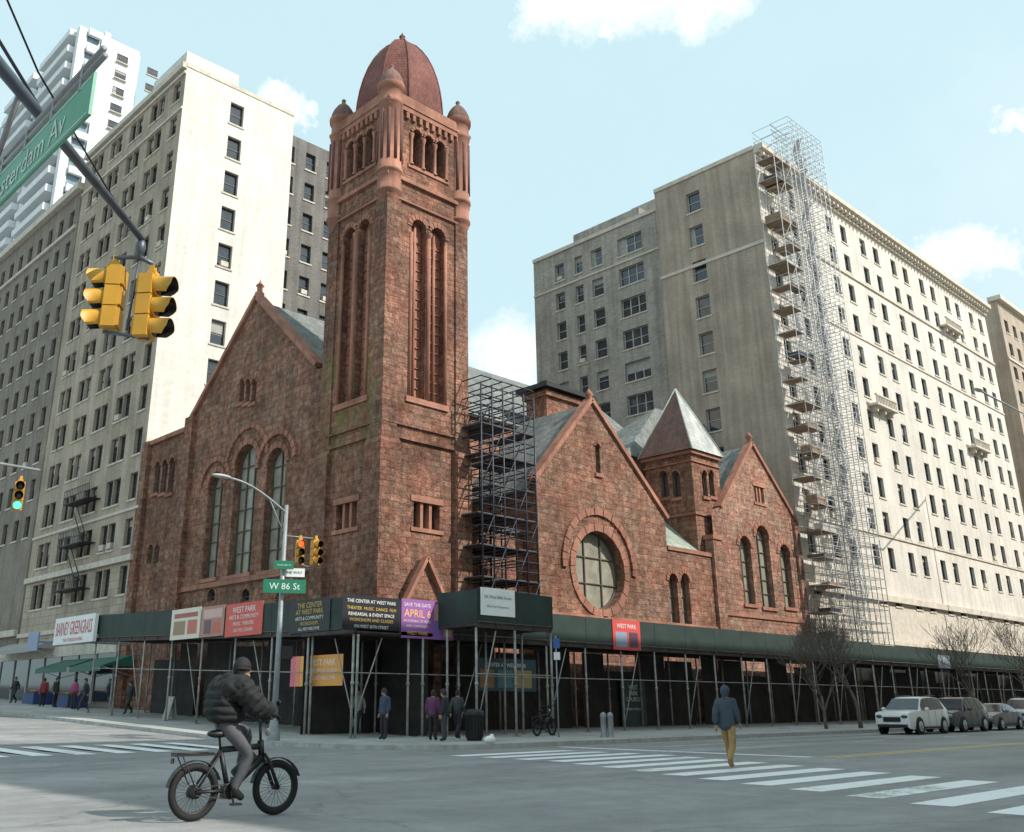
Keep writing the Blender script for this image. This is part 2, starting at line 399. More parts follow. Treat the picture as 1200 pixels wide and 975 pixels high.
# ---------------------------------------------------------------- ground
vb=[-1500,-200,-60,-30,-10,0,1,3,6,10,15,20,30,40,60,80,100,121,300,1500];ub=[-1500,-100,-30,0,30,100,1500]
mb=MB()
for i in range(len(ub)-1):
    for j in range(len(vb)-1):
        mb.face([(ub[i],vb[j],gz(vb[j])),(ub[i+1],vb[j],gz(vb[j])),(ub[i+1],vb[j+1],gz(vb[j+1])),(ub[i],vb[j+1],gz(vb[j+1]))])
tag(mb.build('road',M['asphalt']),kind='structure')
KU=-3.5;KV=-7.0;RC=4.0
def ul(v):
    if v<KV+RC:
        d=(KV+RC)-v;return KU+RC-sqrt(max(0,RC*RC-d*d))
    return KU
vs=[KV+RC*(1-cos(pi/2*k/10)) for k in range(11)]+[-1,0,1,3,6,10,15,20,30,40,60,80,121,300]
mb=MB();kb=MB()
for i in range(len(vs)-1):
    a,b2=vs[i],vs[i+1];ua,ub2=ul(a),ul(b2);za,zb=gz(a)+.15,gz(b2)+.15
    mb.face([(ua+.18,a,za),(400,a,za),(400,b2,zb),(ub2+.18,b2,zb)])
    kb.face([(ua,a,za+.004),(ua+.2,a,za+.004),(ub2+.2,b2,zb+.004),(ub2,b2,zb+.004)])
    kb.face([(ua,a,za-.2),(ub2,b2,zb-.2),(ub2,b2,zb+.004),(ua,a,za+.004)])
kb.box(KU+RC,KV-.02,-.1,400,KV+.16,.154)
tag(mb.build('sidewalk',M['concrete']),kind='structure')
tag(kb.build('kerb',M['kerb']),kind='structure')
mb=MB()
def q4(u0,u1,v0,v1,z=.004):
    return [(u0,v0,gz(v0)+z),(u1,v0,gz(v0)+z),(u1,v1,gz(v1)+z),(u0,v1,gz(v1)+z)]
v=-9.3
while v>-31:
    u0=-3.6-.40*(-13-v) if v<-13 else -3.6
    mb.face(q4(u0,u0+5.0,v-.62,v));v-=1.25
for k in range(16):
    u=-5.6-k*1.25
    mb.face(q4(u-.62,u,-1.5,3.2))
tag(mb.build('crosswalk_marking',M['paint']),kind='structure')
mb=MB();mb.face(q4(3.4,170,-17.15,-17.0));mb.face(q4(3.4,170,-17.5,-17.35))
tag(mb.build('centre_line_marking',M['ypaint']),kind='structure')
mb=MB();mb.face(q4(3.0,3.4,-16.8,-7.6));
for k in range(12):mb.face(q4(6+k*9,9+k*9,-12.3,-12.2))
mb.face(q4(6,170,-9.9,-9.8));
tag(mb.build('lane_marking',M['paint']),kind='structure')
p=pg(742,912);mb=MB();mb.lathe((p.x,p.y,gz(p.y)),[(0,.007),(.3,.007),(.32,.010),(.36,.010),(.38,.003)],24)
for k in range(5):mb.box(p.x-.22,p.y-.2+k*.1-.015,.007,p.x+.22,p.y-.2+k*.1+.015,.011)
tag(mb.build('manhole_cover',M['pole'],loc=(p.x,p.y,0)),'iron manhole cover beside the long zebra crossing','manhole cover')
# ---------------------------------------------------------------- church
CH=empty('church',(4.15,3.9,0.1),'red brownstone church with tall square tower, domed top and gabled wings on the corner','church')
def cwin(ax,pl,a0,a1,z0,z1,depth=.45,ring=.35,nm=1,rails=4,loop=None,proud=-.07,glass='cglass'):
    lp=loop or arch(a0,a1,z0,z1);r=(a1-a0)/2;c=(a0+a1)/2;zs=z1-r
    fr=MB();cz=(z0+z1)/2;k=len(lp);th=.09
    inn=[(c+(a-c)*(1-th/r),(z-cz)*(1-2*th/(z1-z0))+cz) for a,z in lp]
    for i in range(k):
        j=(i+1)%k
        fr.add([FP(ax,pl,*lp[i],depth-.12),FP(ax,pl,*lp[j],depth-.12),FP(ax,pl,*inn[j],depth-.12),FP(ax,pl,*inn[i],depth-.12),FP(ax,pl,*inn[i],depth),FP(ax,pl,*inn[j],depth)],[(0,1,2,3),(3,2,5,4)])
    for i in range(nm):
        a=a0+(a1-a0)*(i+1)/(nm+1);hz=zs+sqrt(max(0,r*r-(a-c)**2))-.02 if not loop else cz+sqrt(max(0,r*r-(a-c)**2))-.02
        lz=z0 if not loop else cz-sqrt(max(0,r*r-(a-c)**2))+.02
        fbox(fr,ax,pl,a-.04,a+.04,lz,hz,depth-.1,depth-.01)
    for i in range(rails):
        z=z0+(zs-z0 if not loop else z1-z0)*(i+1)/(rails+(0 if not loop else 1));w=r if not loop else sqrt(max(0,r*r-(z-cz)**2))
        fbox(fr,ax,pl,c-w+.02,c+w-.02,z-.025,z+.025,depth-.09,depth-.015)
    o=fr.build('window',M['cframe'],CH)
    g=MB();g.face([FP(ax,pl,a,z,depth) for a,z in lp]);g.build('glass',M[glass],o)
    if ring:
        s=MB()
        if loop:ringm(s,ax,pl,c,cz,r+.003,r+ring,proud,.05,0,2*pi,36)
        else:
            ringm(s,ax,pl,c,zs,r+.003,r+ring,proud,.05,0,pi,15)
            q=MB();fbox(q,ax,pl,a0-.15,a1+.15,z0-.22,z0-.003,proud-.05,.1);q.build('sill',M['trim'],o)
        s.build('surround',M['trim'],o)
    return lp
def win_px(ax,pl,x0,x1,yt,yb,**k):
    f=pv if ax=='v' else pu
    xc=(x0+x1)/2;a=sorted((f(x0,(yt+yb)/2,pl)[0],f(x1,(yt+yb)/2,pl)[0]));c=(a[0]+a[1])/2
    P=lambda y:zat(c,pl,y) if ax=='v' else zat(pl,c,y)
    return cwin(ax,pl,a[0],a[1],P(yb),P(yt),**k)
TU0,TV0,TU1,TV1=4.15,3.9,9.8,8.95
tcu=(TU0+TU1)/2;tcv=(TV0+TV1)/2
zT=lambda py:zat(TU0,TV0,py)
z_belt=zT(507);z_str=zT(203);z_cor=zT(117);z_ct=zT(104)
w=MB()
zl0=zat(7,TV0,470);zl1=zat(7,TV0,263)
def tall(ax,pl,c,hw):
    pw=.17
    hs=[arch(c-hw,c-pw,zl0,zl1,12),arch(c+pw,c+hw,zl0,zl1,12)]
    for s in (-1,1):
        cc=c+s*(hw+pw)/2;r=(hw-pw)/2
        t=MB();ringm(t,ax,pl,cc,zl1-r,r+.003,r+.3,-.05,.05,0 if s>0 else .35,pi-.35 if s>0 else pi,13);t.build('lancet_arch',M['trim'],CH)
        t=MB();t.tube([FP(ax,pl,cc,zl0,.36),FP(ax,pl,cc,zl1-.2,.36)],.09,8);t.build('lancet_shaft',M['trim'],CH)
        b=MB();b.face([FP(ax,pl,a,z,.45) for a,z in arch(cc-r,cc+r,zl0,zl1,12)])
        nl=int((zl1-r-zl0)/.55)
        for k in range(nl):
            z=zl0+.1+k*.55;fbox(b,ax,pl,cc-r+.01,cc+r-.01,z,z+.05,.38,.44)
        b.build('lancet_louvre',M['darktrim'],CH)
    t=MB();t.tube([FP(ax,pl,c,zl0,-.02),FP(ax,pl,c,zl1-.9,-.02)],.13,10);t.lathe(FP(ax,pl,c,zl1-.9,-.02),[(.13,0),(.2,.15),(.22,.3)],10);t.build('lancet_shaft',M['trim'],CH)
    for a in (c-hw-.02,c+hw+.02):
        t=MB();t.tube([FP(ax,pl,a,zl0,-.02),FP(ax,pl,a,zl1-.9,-.02)],.1,10);t.build('lancet_shaft',M['trim'],CH)
    t=MB();fbox(t,ax,pl,c-hw-.25,c+hw+.25,zl0-.3,zl0-.003,-.1,.2)
    t.build('lancet_sill',M['trim'],CH)
    return hs
zs0=zat(7.1,TV0,620);zs1=zat(7.1,TV0,590)
def pairw(ax,pl,c,hw,z0,z1):
    h=[(c-hw,z0),(c+hw,z0),(c+hw,z1),(c-hw,z1)]
    f=MB()
    for k in (-1,1):fbox(f,ax,pl,c+k*hw/3-.09,c+k*hw/3+.09,z0,z1,.05,.4)
    fbox(f,ax,pl,c-hw-.2,c+hw+.2,z1+.003,z1+.3,-.06,.1);fbox(f,ax,pl,c-hw-.2,c+hw+.2,z0-.2,z0-.003,-.08,.1)
    o=f.build('window',M['trim'],CH);g=MB();g.face([FP(ax,pl,*p,.42) for p in h]);g.build('glass',M['glass'],o)
    return h
hv=tall('v',TV0,tcu+.05,1.2)+[pairw('v',TV0,tcu+.1,.85,zs0,zs1)]
hu=tall('u',TU0,tcv+.05,1.15)+[pairw('u',TU0,tcv+.1,.85,zs0,zs1)]
zb0=zat(7,TV0,203);zb1=zat(7,TV0,160)
def belfry(ax,pl,c):
    hs=[];sp=.86
    for k in (-1,0,1):
        hs.append(arch(c+k*sp-.32,c+k*sp+.32,zb0,zb1,10))
    for k in (-1,0,1):
        t=MB();ringm(t,ax,pl,c+k*sp,zb1-.32,.325,.5,-.07,.05,.25,pi-.25,9);t.build('belfry_arch',M['trim'],CH)
    for k in (-1.5,-.5,.5,1.5):
        t=MB();q=FP(ax,pl,c+k*sp,zb0,-.04);t.lathe(q,[(.14,0),(.14,.1),(.09,.15),(.09,zb1-zb0-.75),(.15,zb1-zb0-.5),(.15,zb1-zb0-.4)],10);t.build('belfry_column',M['trim'],CH)
    t=MB();fbox(t,ax,pl,c-1.5,c+1.5,zb0-.2,zb0-.003,-.08,.2);t.build('belfry_sill',M['trim'],CH)
    t=MB()
    for k in range(-4,5):ringm(t,ax,pl,c+k*.42,zb1+.85,.1,.19,-.06,.05,0,2*pi,10)
    t.build('belfry_frieze',M['trim'],CH)
    b=MB()
    for h in hs:b.face([FP(ax,pl,a,z,.6) for a,z in h])
    b.build('belfry_louvres',M['black'],CH)
    return hs
hv2=belfry('v',TV0,tcu);hu2=belfry('u',TU0,tcv)
holewall(w,'v',TV0,[(TU0,0),(TU1,0),(TU1,z_cor),(TU0,z_cor)],hv+hv2,.62)
holewall(w,'u',TU0,[(TV0,0),(TV1,0),(TV1,z_cor),(TV0,z_cor)],hu+hu2,.62)
w.face([(TU1,TV0,0),(TU1,TV1,0),(TU1,TV1,z_cor),(TU1,TV0,z_cor)]);w.face([(TU0,TV1,0),(TU1,TV1,0),(TU1,TV1,z_cor),(TU0,TV1,z_cor)])
bs=.28
for (a0,a1,b0,b1) in ((TU0-bs,TU0+1.0,TV0-bs,TV0+1.0),(TU1-1.0,TU1+.1,TV0-bs,TV0+.5),(TU0-bs,TU0+.5,TV1-1.0,TV1+.1)):
    w.box(a0,b0,0,a1,b1,z_belt-.4)
    z=z_belt-.4
    w.add([(a0,b0,z),(a1,b0,z),(a1,b1,z),(a0,b1,z),(max(a0,TU0)+.01,max(b0,TV0)+.01,z+.6),(a1-.05,max(b0,TV0)+.01,z+.6),(a1-.05,b1-.05,z+.6),(max(a0,TU0)+.01,b1-.05,z+.6)],[(0,1,5,4),(1,2,6,5),(2,3,7,6),(3,0,4,7),(4,5,6,7)])
for (a0,a1,b0,b1) in ((TU0-.1,TU0+.85,TV0-.1,TV0+.85),(TU1-.85,TU1+.05,TV0-.1,TV0+.4),(TU0-.1,TU0+.4,TV1-.85,TV1+.05)):
    w.box(a0,b0,z_belt,a1,b1,z_str)
w.build('tower_wall',M['tower'],CH)
def belt(z0,z1,p,mat='trim'):
    t=MB();t.box(TU0-p,TV0-p,z0,TU1+p,TV1+p,z1);t.build('tower_string_course',M[mat],CH)
belt(z_belt-.1,z_belt+.12,.15,'tower');belt(z_belt+.6,z_belt+.7,.125,'tower');belt(z_str-1.3,z_str-1.18,.13);belt(z_str-.12,z_str+.1,.18)
belt(z_cor-.3,z_cor,.18);belt(z_cor,z_cor+.18,.24);belt(z_cor+.18,z_ct,.12)
for ax,pl,a0,a1 in (('v',TV0,TU0,TU1),('u',TU0,TV0,TV1)):
    n=12
    for k in range(n):
        a=a0+(a1-a0)*(k+.5)/n;t=MB();fbox(t,ax,pl,a-.1,a+.1,z_cor-.7,z_cor-.3,-.16,.0);t.build('corbel',M['trim'],CH)
z_tt=zat(TU0,TV0,97)
for (x,y) in ((TU0,TV0),(TU1,TV0),(TU0,TV1),(TU1,TV1)):
    cx=x+(.3 if x==TU0 else -.3);cy=y+(.3 if y==TV0 else -.3)
    tb=MB();z0=z_str-1.0
    tb.lathe((cx,cy,0),[(.3,z0-.9),(.45,z0-.5),(.56,z0-.3),(.56,z0-.1),(.7,z0),(.7,z0+.15),(.64,z0+.15),(.64,z_str+.15),(.73,z_str+.2),(.73,z_str+.35),(.64,z_str+.37),(.64,z_tt-1.3),(.7,z_tt-1.25),(.7,z_tt-1.05),(.64,z_tt-1.0),(.64,z_tt-.35),(.75,z_tt-.3),(.78,z_tt-.05),(.78,z_tt),(.6,z_tt+.02)],20)
    o=tb.build('corner_turret',M['trim'],CH)
    c=MB();c.lathe((cx,cy,0),[(.72,z_tt+.003),(.68,z_tt+.3),(.55,z_tt+.65),(.36,z_tt+.95),(.16,z_tt+1.15),(.09,z_tt+1.28),(.14,z_tt+1.38),(.0,z_tt+1.55)],20)
    c.build('turret_cap',M['brownroof'],o)
    for k in range(10):
        l=MB();t_=2*pi*k/10+.15;px=cx+.62*cos(t_);py=cy+.62*sin(t_)
        l.tube([(px,py,z_str+.9),(px,py,z_tt-1.7)],.1,8)
        l.build('turret_column',M['slit'],o)
zd=z_ct;za_=zat(tcu,tcv,50)
d=MB();prof=[(0,1),(.08,.995),(.2,.975),(.34,.93),(.48,.86),(.62,.76),(.74,.64),(.84,.50),(.92,.35),(.975,.18),(1,.04)]
rg=[]
HU=(TU1-TU0)/2-.42;HV=(TV1-TV0)/2-.25;n=len(prof)
for t_,k in prof:
    z=zd+(za_-zd)*t_;a=HU*k;b2=HV*k;c=.5*min(a,b2)
    rg.append([(tcu+sx,tcv+sy,z) for sx,sy in ((-a+c,-b2),(a-c,-b2),(a,-b2+c),(a,b2-c),(a-c,b2),(-a+c,b2),(-a,b2-c),(-a,-b2+c))])
vs_=[p for r in rg for p in r];fs_=[(i*8+k,i*8+(k+1)%8,(i+1)*8+(k+1)%8,(i+1)*8+k) for i in range(n-1) for k in range(8)]
d.add(vs_,fs_)
dm=d.build('dome',M['dome'],CH)
for k in range(8):
    r_=MB();r_.tube([rg[i][k] for i in range(n-1)],.05,6);r_.build('dome_rib',M['dome'],dm)
f=MB();f.lathe((tcu,tcv,0),[(.35,za_-.15),(.32,za_+.05),(.12,za_+.2),(.2,za_+.4),(.08,za_+.55),(.0,za_+.75)],12);f.build('finial',M['dome'],CH)
g0=pv(476,700,3.3)[0];g1=pv(518,700,3.3)[0];gz0=zat((g0+g1)/2,3.3,706);gz1=zat((g0+g1)/2,3.3,655)
g=MB();holewall(g,'v',3.3,[(g0,0),(g1,0),(g1,gz0),((g0+g1)/2,gz1),(g0,gz0)],[arch(g0+.5,g1-.5,.2,gz0-.6)],.5,0,.62)
g.bar(((g0+g1)/2,3.2,gz1+.05),(g0-.15,3.2,gz0),.35,.16,1);g.bar(((g0+g1)/2,3.2,gz1+.05),(g1+.15,3.2,gz0),.35,.16,1)
g.build('entrance_porch',[M['stone'],M['trim']],CH)
dd=MB();dd.box(g0+.5,3.75,.1,g1-.5,3.82,gz0-.6);dd.build('door',M['plank'],CH)
AU=4.8
va,za=pu(302,352,AU);vl,zl=pu(227,493,AU);vw=pu(161,600,AU)[0]
sl=(za-zl)/(vl-va);vr=max(TV1+.05,2*va-vl);zr=za-sl*(va-vr)
H=[]
H.append(win_px('u',AU,241,258,553,678,nm=1,rails=5));H.append(win_px('u',AU,272,298,521,673,nm=2,rails=5));H.append(win_px('u',AU,310,332,525,668,nm=1,rails=5))
for x in (281,288,295):H.append(win_px('u',AU,x,x+5,444,472,ring=.12,nm=0,rails=1,depth=.3,glass='glass'))
H2=[]
for x in (181,189.5,198):H2.append(win_px('u',AU+.15,x,x+6,536+(198-x)*.3,578,ring=.15,nm=0,rails=2,depth=.3,glass='glass'))
for x in (173,181):H2.append(win_px('u',AU+.15,x,x+5,638,660,ring=0,nm=0,rails=1,depth=.3,glass='glass'))
for x in (243,283,323):H.append(win_px('u',AU,x,x+9,690,705,ring=0,nm=0,rails=1,depth=.3,glass='glass'))
w=MB();holewall(w,'u',AU,[(TV1,0),(vl,0),(vl,zl),(va,za),(vr,zr),(TV1,zr)] if vr>TV1+.06 else [(TV1,0),(vl,0),(vl,zl),(va,za),(TV1,zr)],H,.5)
zw=zl-.5
holewall(w,'u',AU+.15,[(vl,0),(vw,0),(vw,zw),(vl,zw)],H2,.4)
w.face([(AU,vl,0),(AU+.6,vl,0),(AU+.6,vl,zl),(AU,vl,zl)])
w.box(AU+.16,vw-.3,0,AU+14,vw-.01,zw)
w.box(AU-.35,vl-.5,0,AU+.4,vl+.5,zl+.2);w.box(AU-.15,vw-.9,0,AU+.6,vw,zw+.3)
w.build('avenue_wall',M['stone'],CH)
dz=.25
for (a,b2) in (((AU-.12,va,za+dz),(AU-.12,vl+.4,zl+dz-.3*sl)),((AU-.12,va,za+dz),(AU-.12,vr,zr+dz))):
    t=MB();t.bar((a[0]+.25,a[1],a[2]),(b2[0]+.25,b2[1],b2[2]),.28,.7,up=Vector((1,0,0)));t.build('gable_coping',M['trim'],CH)
t=MB();t.box(AU-.05,vl+.3,zw,AU+.5,vw+.1,zw+.3);t.build('parapet_coping',M['trim'],CH)
t=MB();fbox(t,'u',AU,TV1,vl-.5,zat(AU,20,684)-.2,zat(AU,20,684)+.1,-.1,.1);t.build('string_course',M['trim'],CH)
for (px,py,r0) in ((285,548,2.15),(321,550,1.8),(249.5,575,1.6)):
    c0=pu(px,600,AU)[0];zz=zat(AU,c0,py-4);t=MB();ringm(t,'u',AU,c0,zz,r0,r0+.3,-.11 if px!=321 else -.16,.05,.1,pi-.1,22);t.build('hood_arch',M['trim'],CH)
t=MB();t.lathe((AU+.1,va,za),[(.3,0),(.3,.5),(.18,.6),(.18,.9),(.28,1.0),(.1,1.2),(0,1.5)],10);t.build('finial',M['trim'],CH)
UE=pv(700,500,va)[0]
def slab(mb,a,b2,c,d_,th=.18,m=0):
    P=[Vector(x) for x in (a,b2,c,d_)];n_=(P[1]-P[0]).cross(P[3]-P[0]).normalized()*th
    if n_.z>0:n_=-n_
    Q=[p+n_ for p in P];mb.add(P+Q,[(0,1,2,3),(7,6,5,4),(0,4,5,1),(1,5,6,2),(2,6,7,3),(3,7,4,0)],m)
r=MB();vrr=2*va-vl
slab(r,(AU+.4,va,za),(UE,va,za),(UE,vrr-.3,zl-.3*sl),(AU+.4,vrr-.3,zl-.3*sl)) if vrr>TV1-8 else None
slab(r,(AU+.4,va,za),(UE,va,za),(UE,vl+.3,zl-.3*sl),(AU+.4,vl+.3,zl-.3*sl))
slab(r,(AU+.7,vl,zw-.3),(AU+12,vl,zw-.3),(AU+12,vw-.3,zw-.3),(AU+.7,vw-.3,zw-.3))
r.build('nave_roof',M['slate'],CH)
w=MB()
w.box(TU1-.5,max(vrr,6.5),0,UE,max(vrr,6.5)+.3,zl)
V2=4.5
u2=pv(630,650,V2)[0];zE=pv(630,562,V2)[1]
w.box(TU1-.2,5.6,0,u2+.2,5.9,10.5);slab(w,(TU1,5.4,10.5),(u2,5.4,10.5),(u2,max(vrr,6.6),12.5),(TU1,max(vrr,6.6),12.5),.2,1)
w.face([(UE,vrr,0),(UE,vl,0),(UE,vl,zl),(UE,va,za),(UE,vrr,zl)])
w.build('nave_wall',[M['stone'],M['slate']],CH)
uA,zA=pv(692,471,V2);u3,z3=pv(779,606,V2);u4=pv(838,650,V2)[0];z4=zat(pv(805,648,V2)[0],V2,648)
H=[]
rc,rz_=pv(703,668,V2);rr=2.25
H.append(cwin('v',V2,rc-rr,rc+rr,rz_-rr,rz_+rr,loop=circ(rc,rz_,rr),ring=.45,nm=2,rails=2,depth=.6))
for x in (785,799):H.append(win_px('v',V2,x,x+10,672,734,ring=.25,nm=0,rails=3))
H.append(win_px('v',V2,698,703,520,555,ring=.15,nm=0,rails=2,depth=.3,glass='glass'))
w=MB();holewall(w,'v',V2,[(u2,0),(u4,0),(u4,z4),(u3,z4),(u3,z3),(uA,zA),(u2,zE)],H,.6)
w.box(u2,V2+.01,0,u2+.3,12,zE-.3);w.face([(u3,V2,z4),(u3,V2+1,z4),(u3,V2+1,z3),(u3,V2,z3)])
w.build('street_gable_wall',M['stone'],CH)
for (a,b2) in (((uA,zA),(u2-.2,zE-.2)),((uA,zA),(u3+.2,z3-.2))):
    t=MB();t.bar((a[0],V2+.15,a[1]+.15),(b2[0],V2+.15,b2[1]+.15),.26,.65,up=Vector((0,1,0)));t.build('gable_coping',M['trim'],CH)
t=MB();t.box(u3,V2-.1,z4,u4,V2+.3,z4+.25);t.build('parapet_coping',M['trim'],CH)
t=MB();ringm(t,'v',V2,rc,rz_+.2,rr+.75,rr+1.15,-.12,.05,-.1,pi+.1,26);t.build('hood_arch',M['trim'],CH)
t=MB();fbox(t,'v',V2,u2,u4,zat(uA,V2,722)-.25,zat(uA,V2,722),-.1,.1);t.build('string_course',M['trim'],CH)
t=MB();t.lathe((uA,V2+.1,zA),[(.22,0),(.2,.4),(.28,.5),(0,.9)],8);t.build('finial',M['trim'],CH)
r=MB();s2=(zA-zE)/(uA-u2)
slab(r,(uA,V2+.4,zA-.1),(uA,va,zA-.1),(u2-.4,va,zE-.1-.4*s2),(u2-.4,V2+.4,zE-.1-.4*s2))
slab(r,(uA,V2+.4,zA-.1),(uA,va,zA-.1),(u3+.3,va,z3-.2),(u3+.3,V2+.4,z3-.2))
r.build('street_gable_roof',M['slate'],CH)
r=MB();slab(r,(u3+.2,V2+.3,z4+.2),(u4,V2+.3,z4+.2),(u4,V2+3.2,z4+2.9),(u3+.2,V2+3.2,z4+2.9));r.build('lean_to_roof',M['copper'],CH)
VT=5.0
ut=pv(815,600,VT)[0];vt1=pu(757,560,ut)[0];ut1=pv(843,560,VT)[0]
zt0=zat(ut,VT,527);tc=((ut+ut1)/2,(VT+vt1)/2)
w=MB();hv=[];
for x in (823,831):hv.append(win_px('v',VT,x,x+5.5,551,582,ring=.12,nm=0,rails=1,depth=.3,glass='glass'))
hu=[]
for x in (774,788):hu.append(win_px('u',ut,x,x+9,552,583,ring=.15,nm=0,rails=1,depth=.3,glass='glass'))
holewall(w,'v',VT,[(ut,0),(ut1,0),(ut1,zt0),(ut,zt0)],hv,.4);holewall(w,'u',ut,[(VT,0),(vt1,0),(vt1,zt0),(VT,zt0)],hu,.4)
w.face([(ut1,VT,0),(ut1,vt1,0),(ut1,vt1,zt0),(ut1,VT,zt0)]);w.face([(ut,vt1,0),(ut1,vt1,0),(ut1,vt1,zt0),(ut,vt1,zt0)])
w.build('stair_turret',M['stone'],CH)
for (z0,z1,p) in ((zt0-.25,zt0,.2),(zat(ut,VT,600)-.15,zat(ut,VT,600),.1),(zt0-.8,zt0-.7,.1)):
    t=MB();t.box(ut-p,VT-p,z0,ut1+p,vt1+p,z1);t.build('stair_turret_cornice',M['trim'],CH)
ztp=zat(tc[0],tc[1],456);p=.35;r=MB()
B=[(ut-p,VT-p,zt0+.01),(ut1+p,VT-p,zt0+.01),(ut1+p,vt1+p,zt0+.01),(ut-p,vt1+p,zt0+.01)];A=(tc[0],tc[1],ztp)
for k in range(4):r.face([B[k],B[(k+1)%4],A],0 if k!=3 else 1)  # avenue face stays brown, the other faces carry sunlight in their colour
for k in range(4):r.tube([B[k],A],.07,6,0)
r.build('pyramid_roof',[M['rooflit'],M['brownroof']],CH)
u6=pv(937,650,V2)[0];uB,zB=pv(880,521,V2);uC=pv(848,600,V2)[0];zC=zat(uC,V2,586);zD=zat(u6,V2,613)
H=[win_px('v',V2,869,882,628,708,nm=1,rails=4),win_px('v',V2,889,904,616,712,nm=1,rails=5),win_px('v',V2,916,928,638,712,nm=1,rails=4)]
a0,a1=pv(884,578,V2)[0],pv(895,578,V2)[0];H.append(pairw('v',V2,(a0+a1)/2,(a1-a0)/2,zat(a0,V2,588),zat(a0,V2,569)))
zC=min(zC,zD);zD=zC
w=MB();holewall(w,'v',V2,[(u4,0),(u6,0),(u6,zD),(uB,zB),(uC,zC),(u4,zC-.5)],H,.5)
w.box(u4-.5,V2-.25,0,u4+.5,V2+.4,z4+1.2);w.box(u6-.6,V2-.2,0,u6,V2+.3,zD)
w.build('small_gable_wall',M['stonep'],CH)
for q in ((uC-.4,zC-.3),(u6+.1,zD-.1)):
    t=MB();t.bar((uB,V2+.15,zB+.15),(q[0],V2+.15,q[1]+.15),.26,.6,up=Vector((0,1,0)));t.build('gable_coping',M['trim'],CH)
t=MB();fbox(t,'v',V2,u4+.5,u6-.6,zat(uB,V2,722)-.25,zat(uB,V2,722),-.1,.1);t.build('string_course',M['trim'],CH)
t=MB();t.lathe((uB,V2+.1,zB+.1),[(.2,0),(.2,.4),(.3,.5),(0,.9)],8);t.build('finial',M['trim'],CH)
t=MB();t.box(u4-.6,V2-.35,z4+1.2,u4+.6,V2+.45,z4+1.5);t.build('pier_cap',M['trim'],CH)
r=MB()
slab(r,(uB,V2+.4,zB-.1),(uB,14,zB-.1),(uC-.6,14,zC-.5),(uC-.6,V2+.4,zC-.5));slab(r,(uB,V2+.4,zB-.1),(uB,14,zB-.1),(u6,14,zD-.1),(u6,V2+.4,zD-.1))
h0=pv(733,528,9.6)[0];hz=zat(h0,9.6,532);au=pv(768,478,11.8)[0];hp=zat(au,11.8,478);h1=au+9
Bq=[(h0,9.6,hz),(h1+3,9.6,hz),(h1+3,16,hz),(h0,16,hz)];A1=(au,11.8,hp);A2=(h1,11.8,hp)
r.face([Bq[0],Bq[1],A2,A1]);r.face([Bq[1],Bq[2],A2]);r.face([Bq[2],Bq[3],A1,A2]);r.face([Bq[3],Bq[0],A1])
r.build('rear_roof',M['slate'],CH)
w=MB();w.box(h0+.2,9.8,0,h1+2.8,15.8,hz);w.box(u6-.3,V2+.3,0,u6,18,zD-.3)
w.build('rear_wall',M['stone'],CH)
c0,zc0=pv(640,455,8.6);c1=pv(688,455,8.6)[0]
w=MB();w.box(c0,8.6,5,c1,10.4,zc0);w.box(c0-.2,8.4,zc0-.5,c1+.2,10.6,zc0-.2)
o=w.build('chimney',M['stone'],CH);w=MB();w.box(c0-.5,8.1,zc0,c1+.4,10.9,zc0+.3);w.box(c0+.5,9,zc0+.3,c0+1.1,9.6,zc0+.8);w.build('chimney_cap',M['black'],o)
# ---------------------------------------------------------------- apartment buildings
def shell(mb,u0,v0,u1,v1,z0,z1,m=0):
    mb.face([(u1,v0,z0),(u1,v1,z0),(u1,v1,z1),(u1,v0,z1)],m);mb.face([(u0,v1,z0),(u1,v1,z0),(u1,v1,z1),(u0,v1,z1)],m)
    mb.face([(u0,v0,z1-.6),(u1,v0,z1-.6),(u1,v1,z1-.6),(u0,v1,z1-.6)],m)
U1=4.7
v0=pu(150,715,U1)[0];v1=pu(27,715,U1)[0];zt=pu(219,74,U1)[1];zg=gz(v0)
L1=empty('apartment_building',(U1,v0,zg),'tall pale brick apartment block left of the church with a blank white side wall','building')
wins=[];holes=[];n=9;rows=int((zt-8)/3.22)
for k in range(n):
    a=v0+1.7+(v1-v0-3.4)*k/(n-1)+(.35 if k%2 else -.35)
    for j in range(rows):
        z=zt-3.1-j*3.22;wins.append(('u',U1,a,z,1.15,1.9));holes.append((a-.575,a+.575,z,z+1.9))
mb=MB()
lo=[h for h in holes if h[2]<11];hi=[h for h in holes if h[2]>=11]
facade(mb,'u',U1,v0,v1,0,10.6,lo,.25,2);facade(mb,'u',U1,v0,v1,10.6,zt,hi,.25,0)
ue=pv(345,132,v0)[0]
wu=pv(278,130,v0)[0];wh=[]
for j in range(rows):
    z=zt-3.7-j*3.22;wins.append(('v',v0,wu,z,1.25,2.0));wh.append((wu-.625,wu+.625,z,z+2.0))
facade(mb,'v',v0,U1,ue,0,zt,wh,.25,1);shell(mb,U1,v0,ue,v1,0,zt,0)
v5=v0+6;ue2=ue+11;z5=zat(ue+2,v5,150);wh=[]
for i in range(4):
    for j in range(14):
        a=ue+1.1+i*2.4;z=z5-3-j*3.22;wins.append(('v',v5,a,z,1.1,1.8));wh.append((a-.55,a+.55,z,z+1.8))
facade(mb,'v',v5,ue,ue2,0,z5,wh,.25,3);shell(mb,ue,v5,ue2,v1,0,z5,3)
mb.build('wall',[M['lbrick'],M['lwhite'],M['lstone'],M['dgrey']],L1)
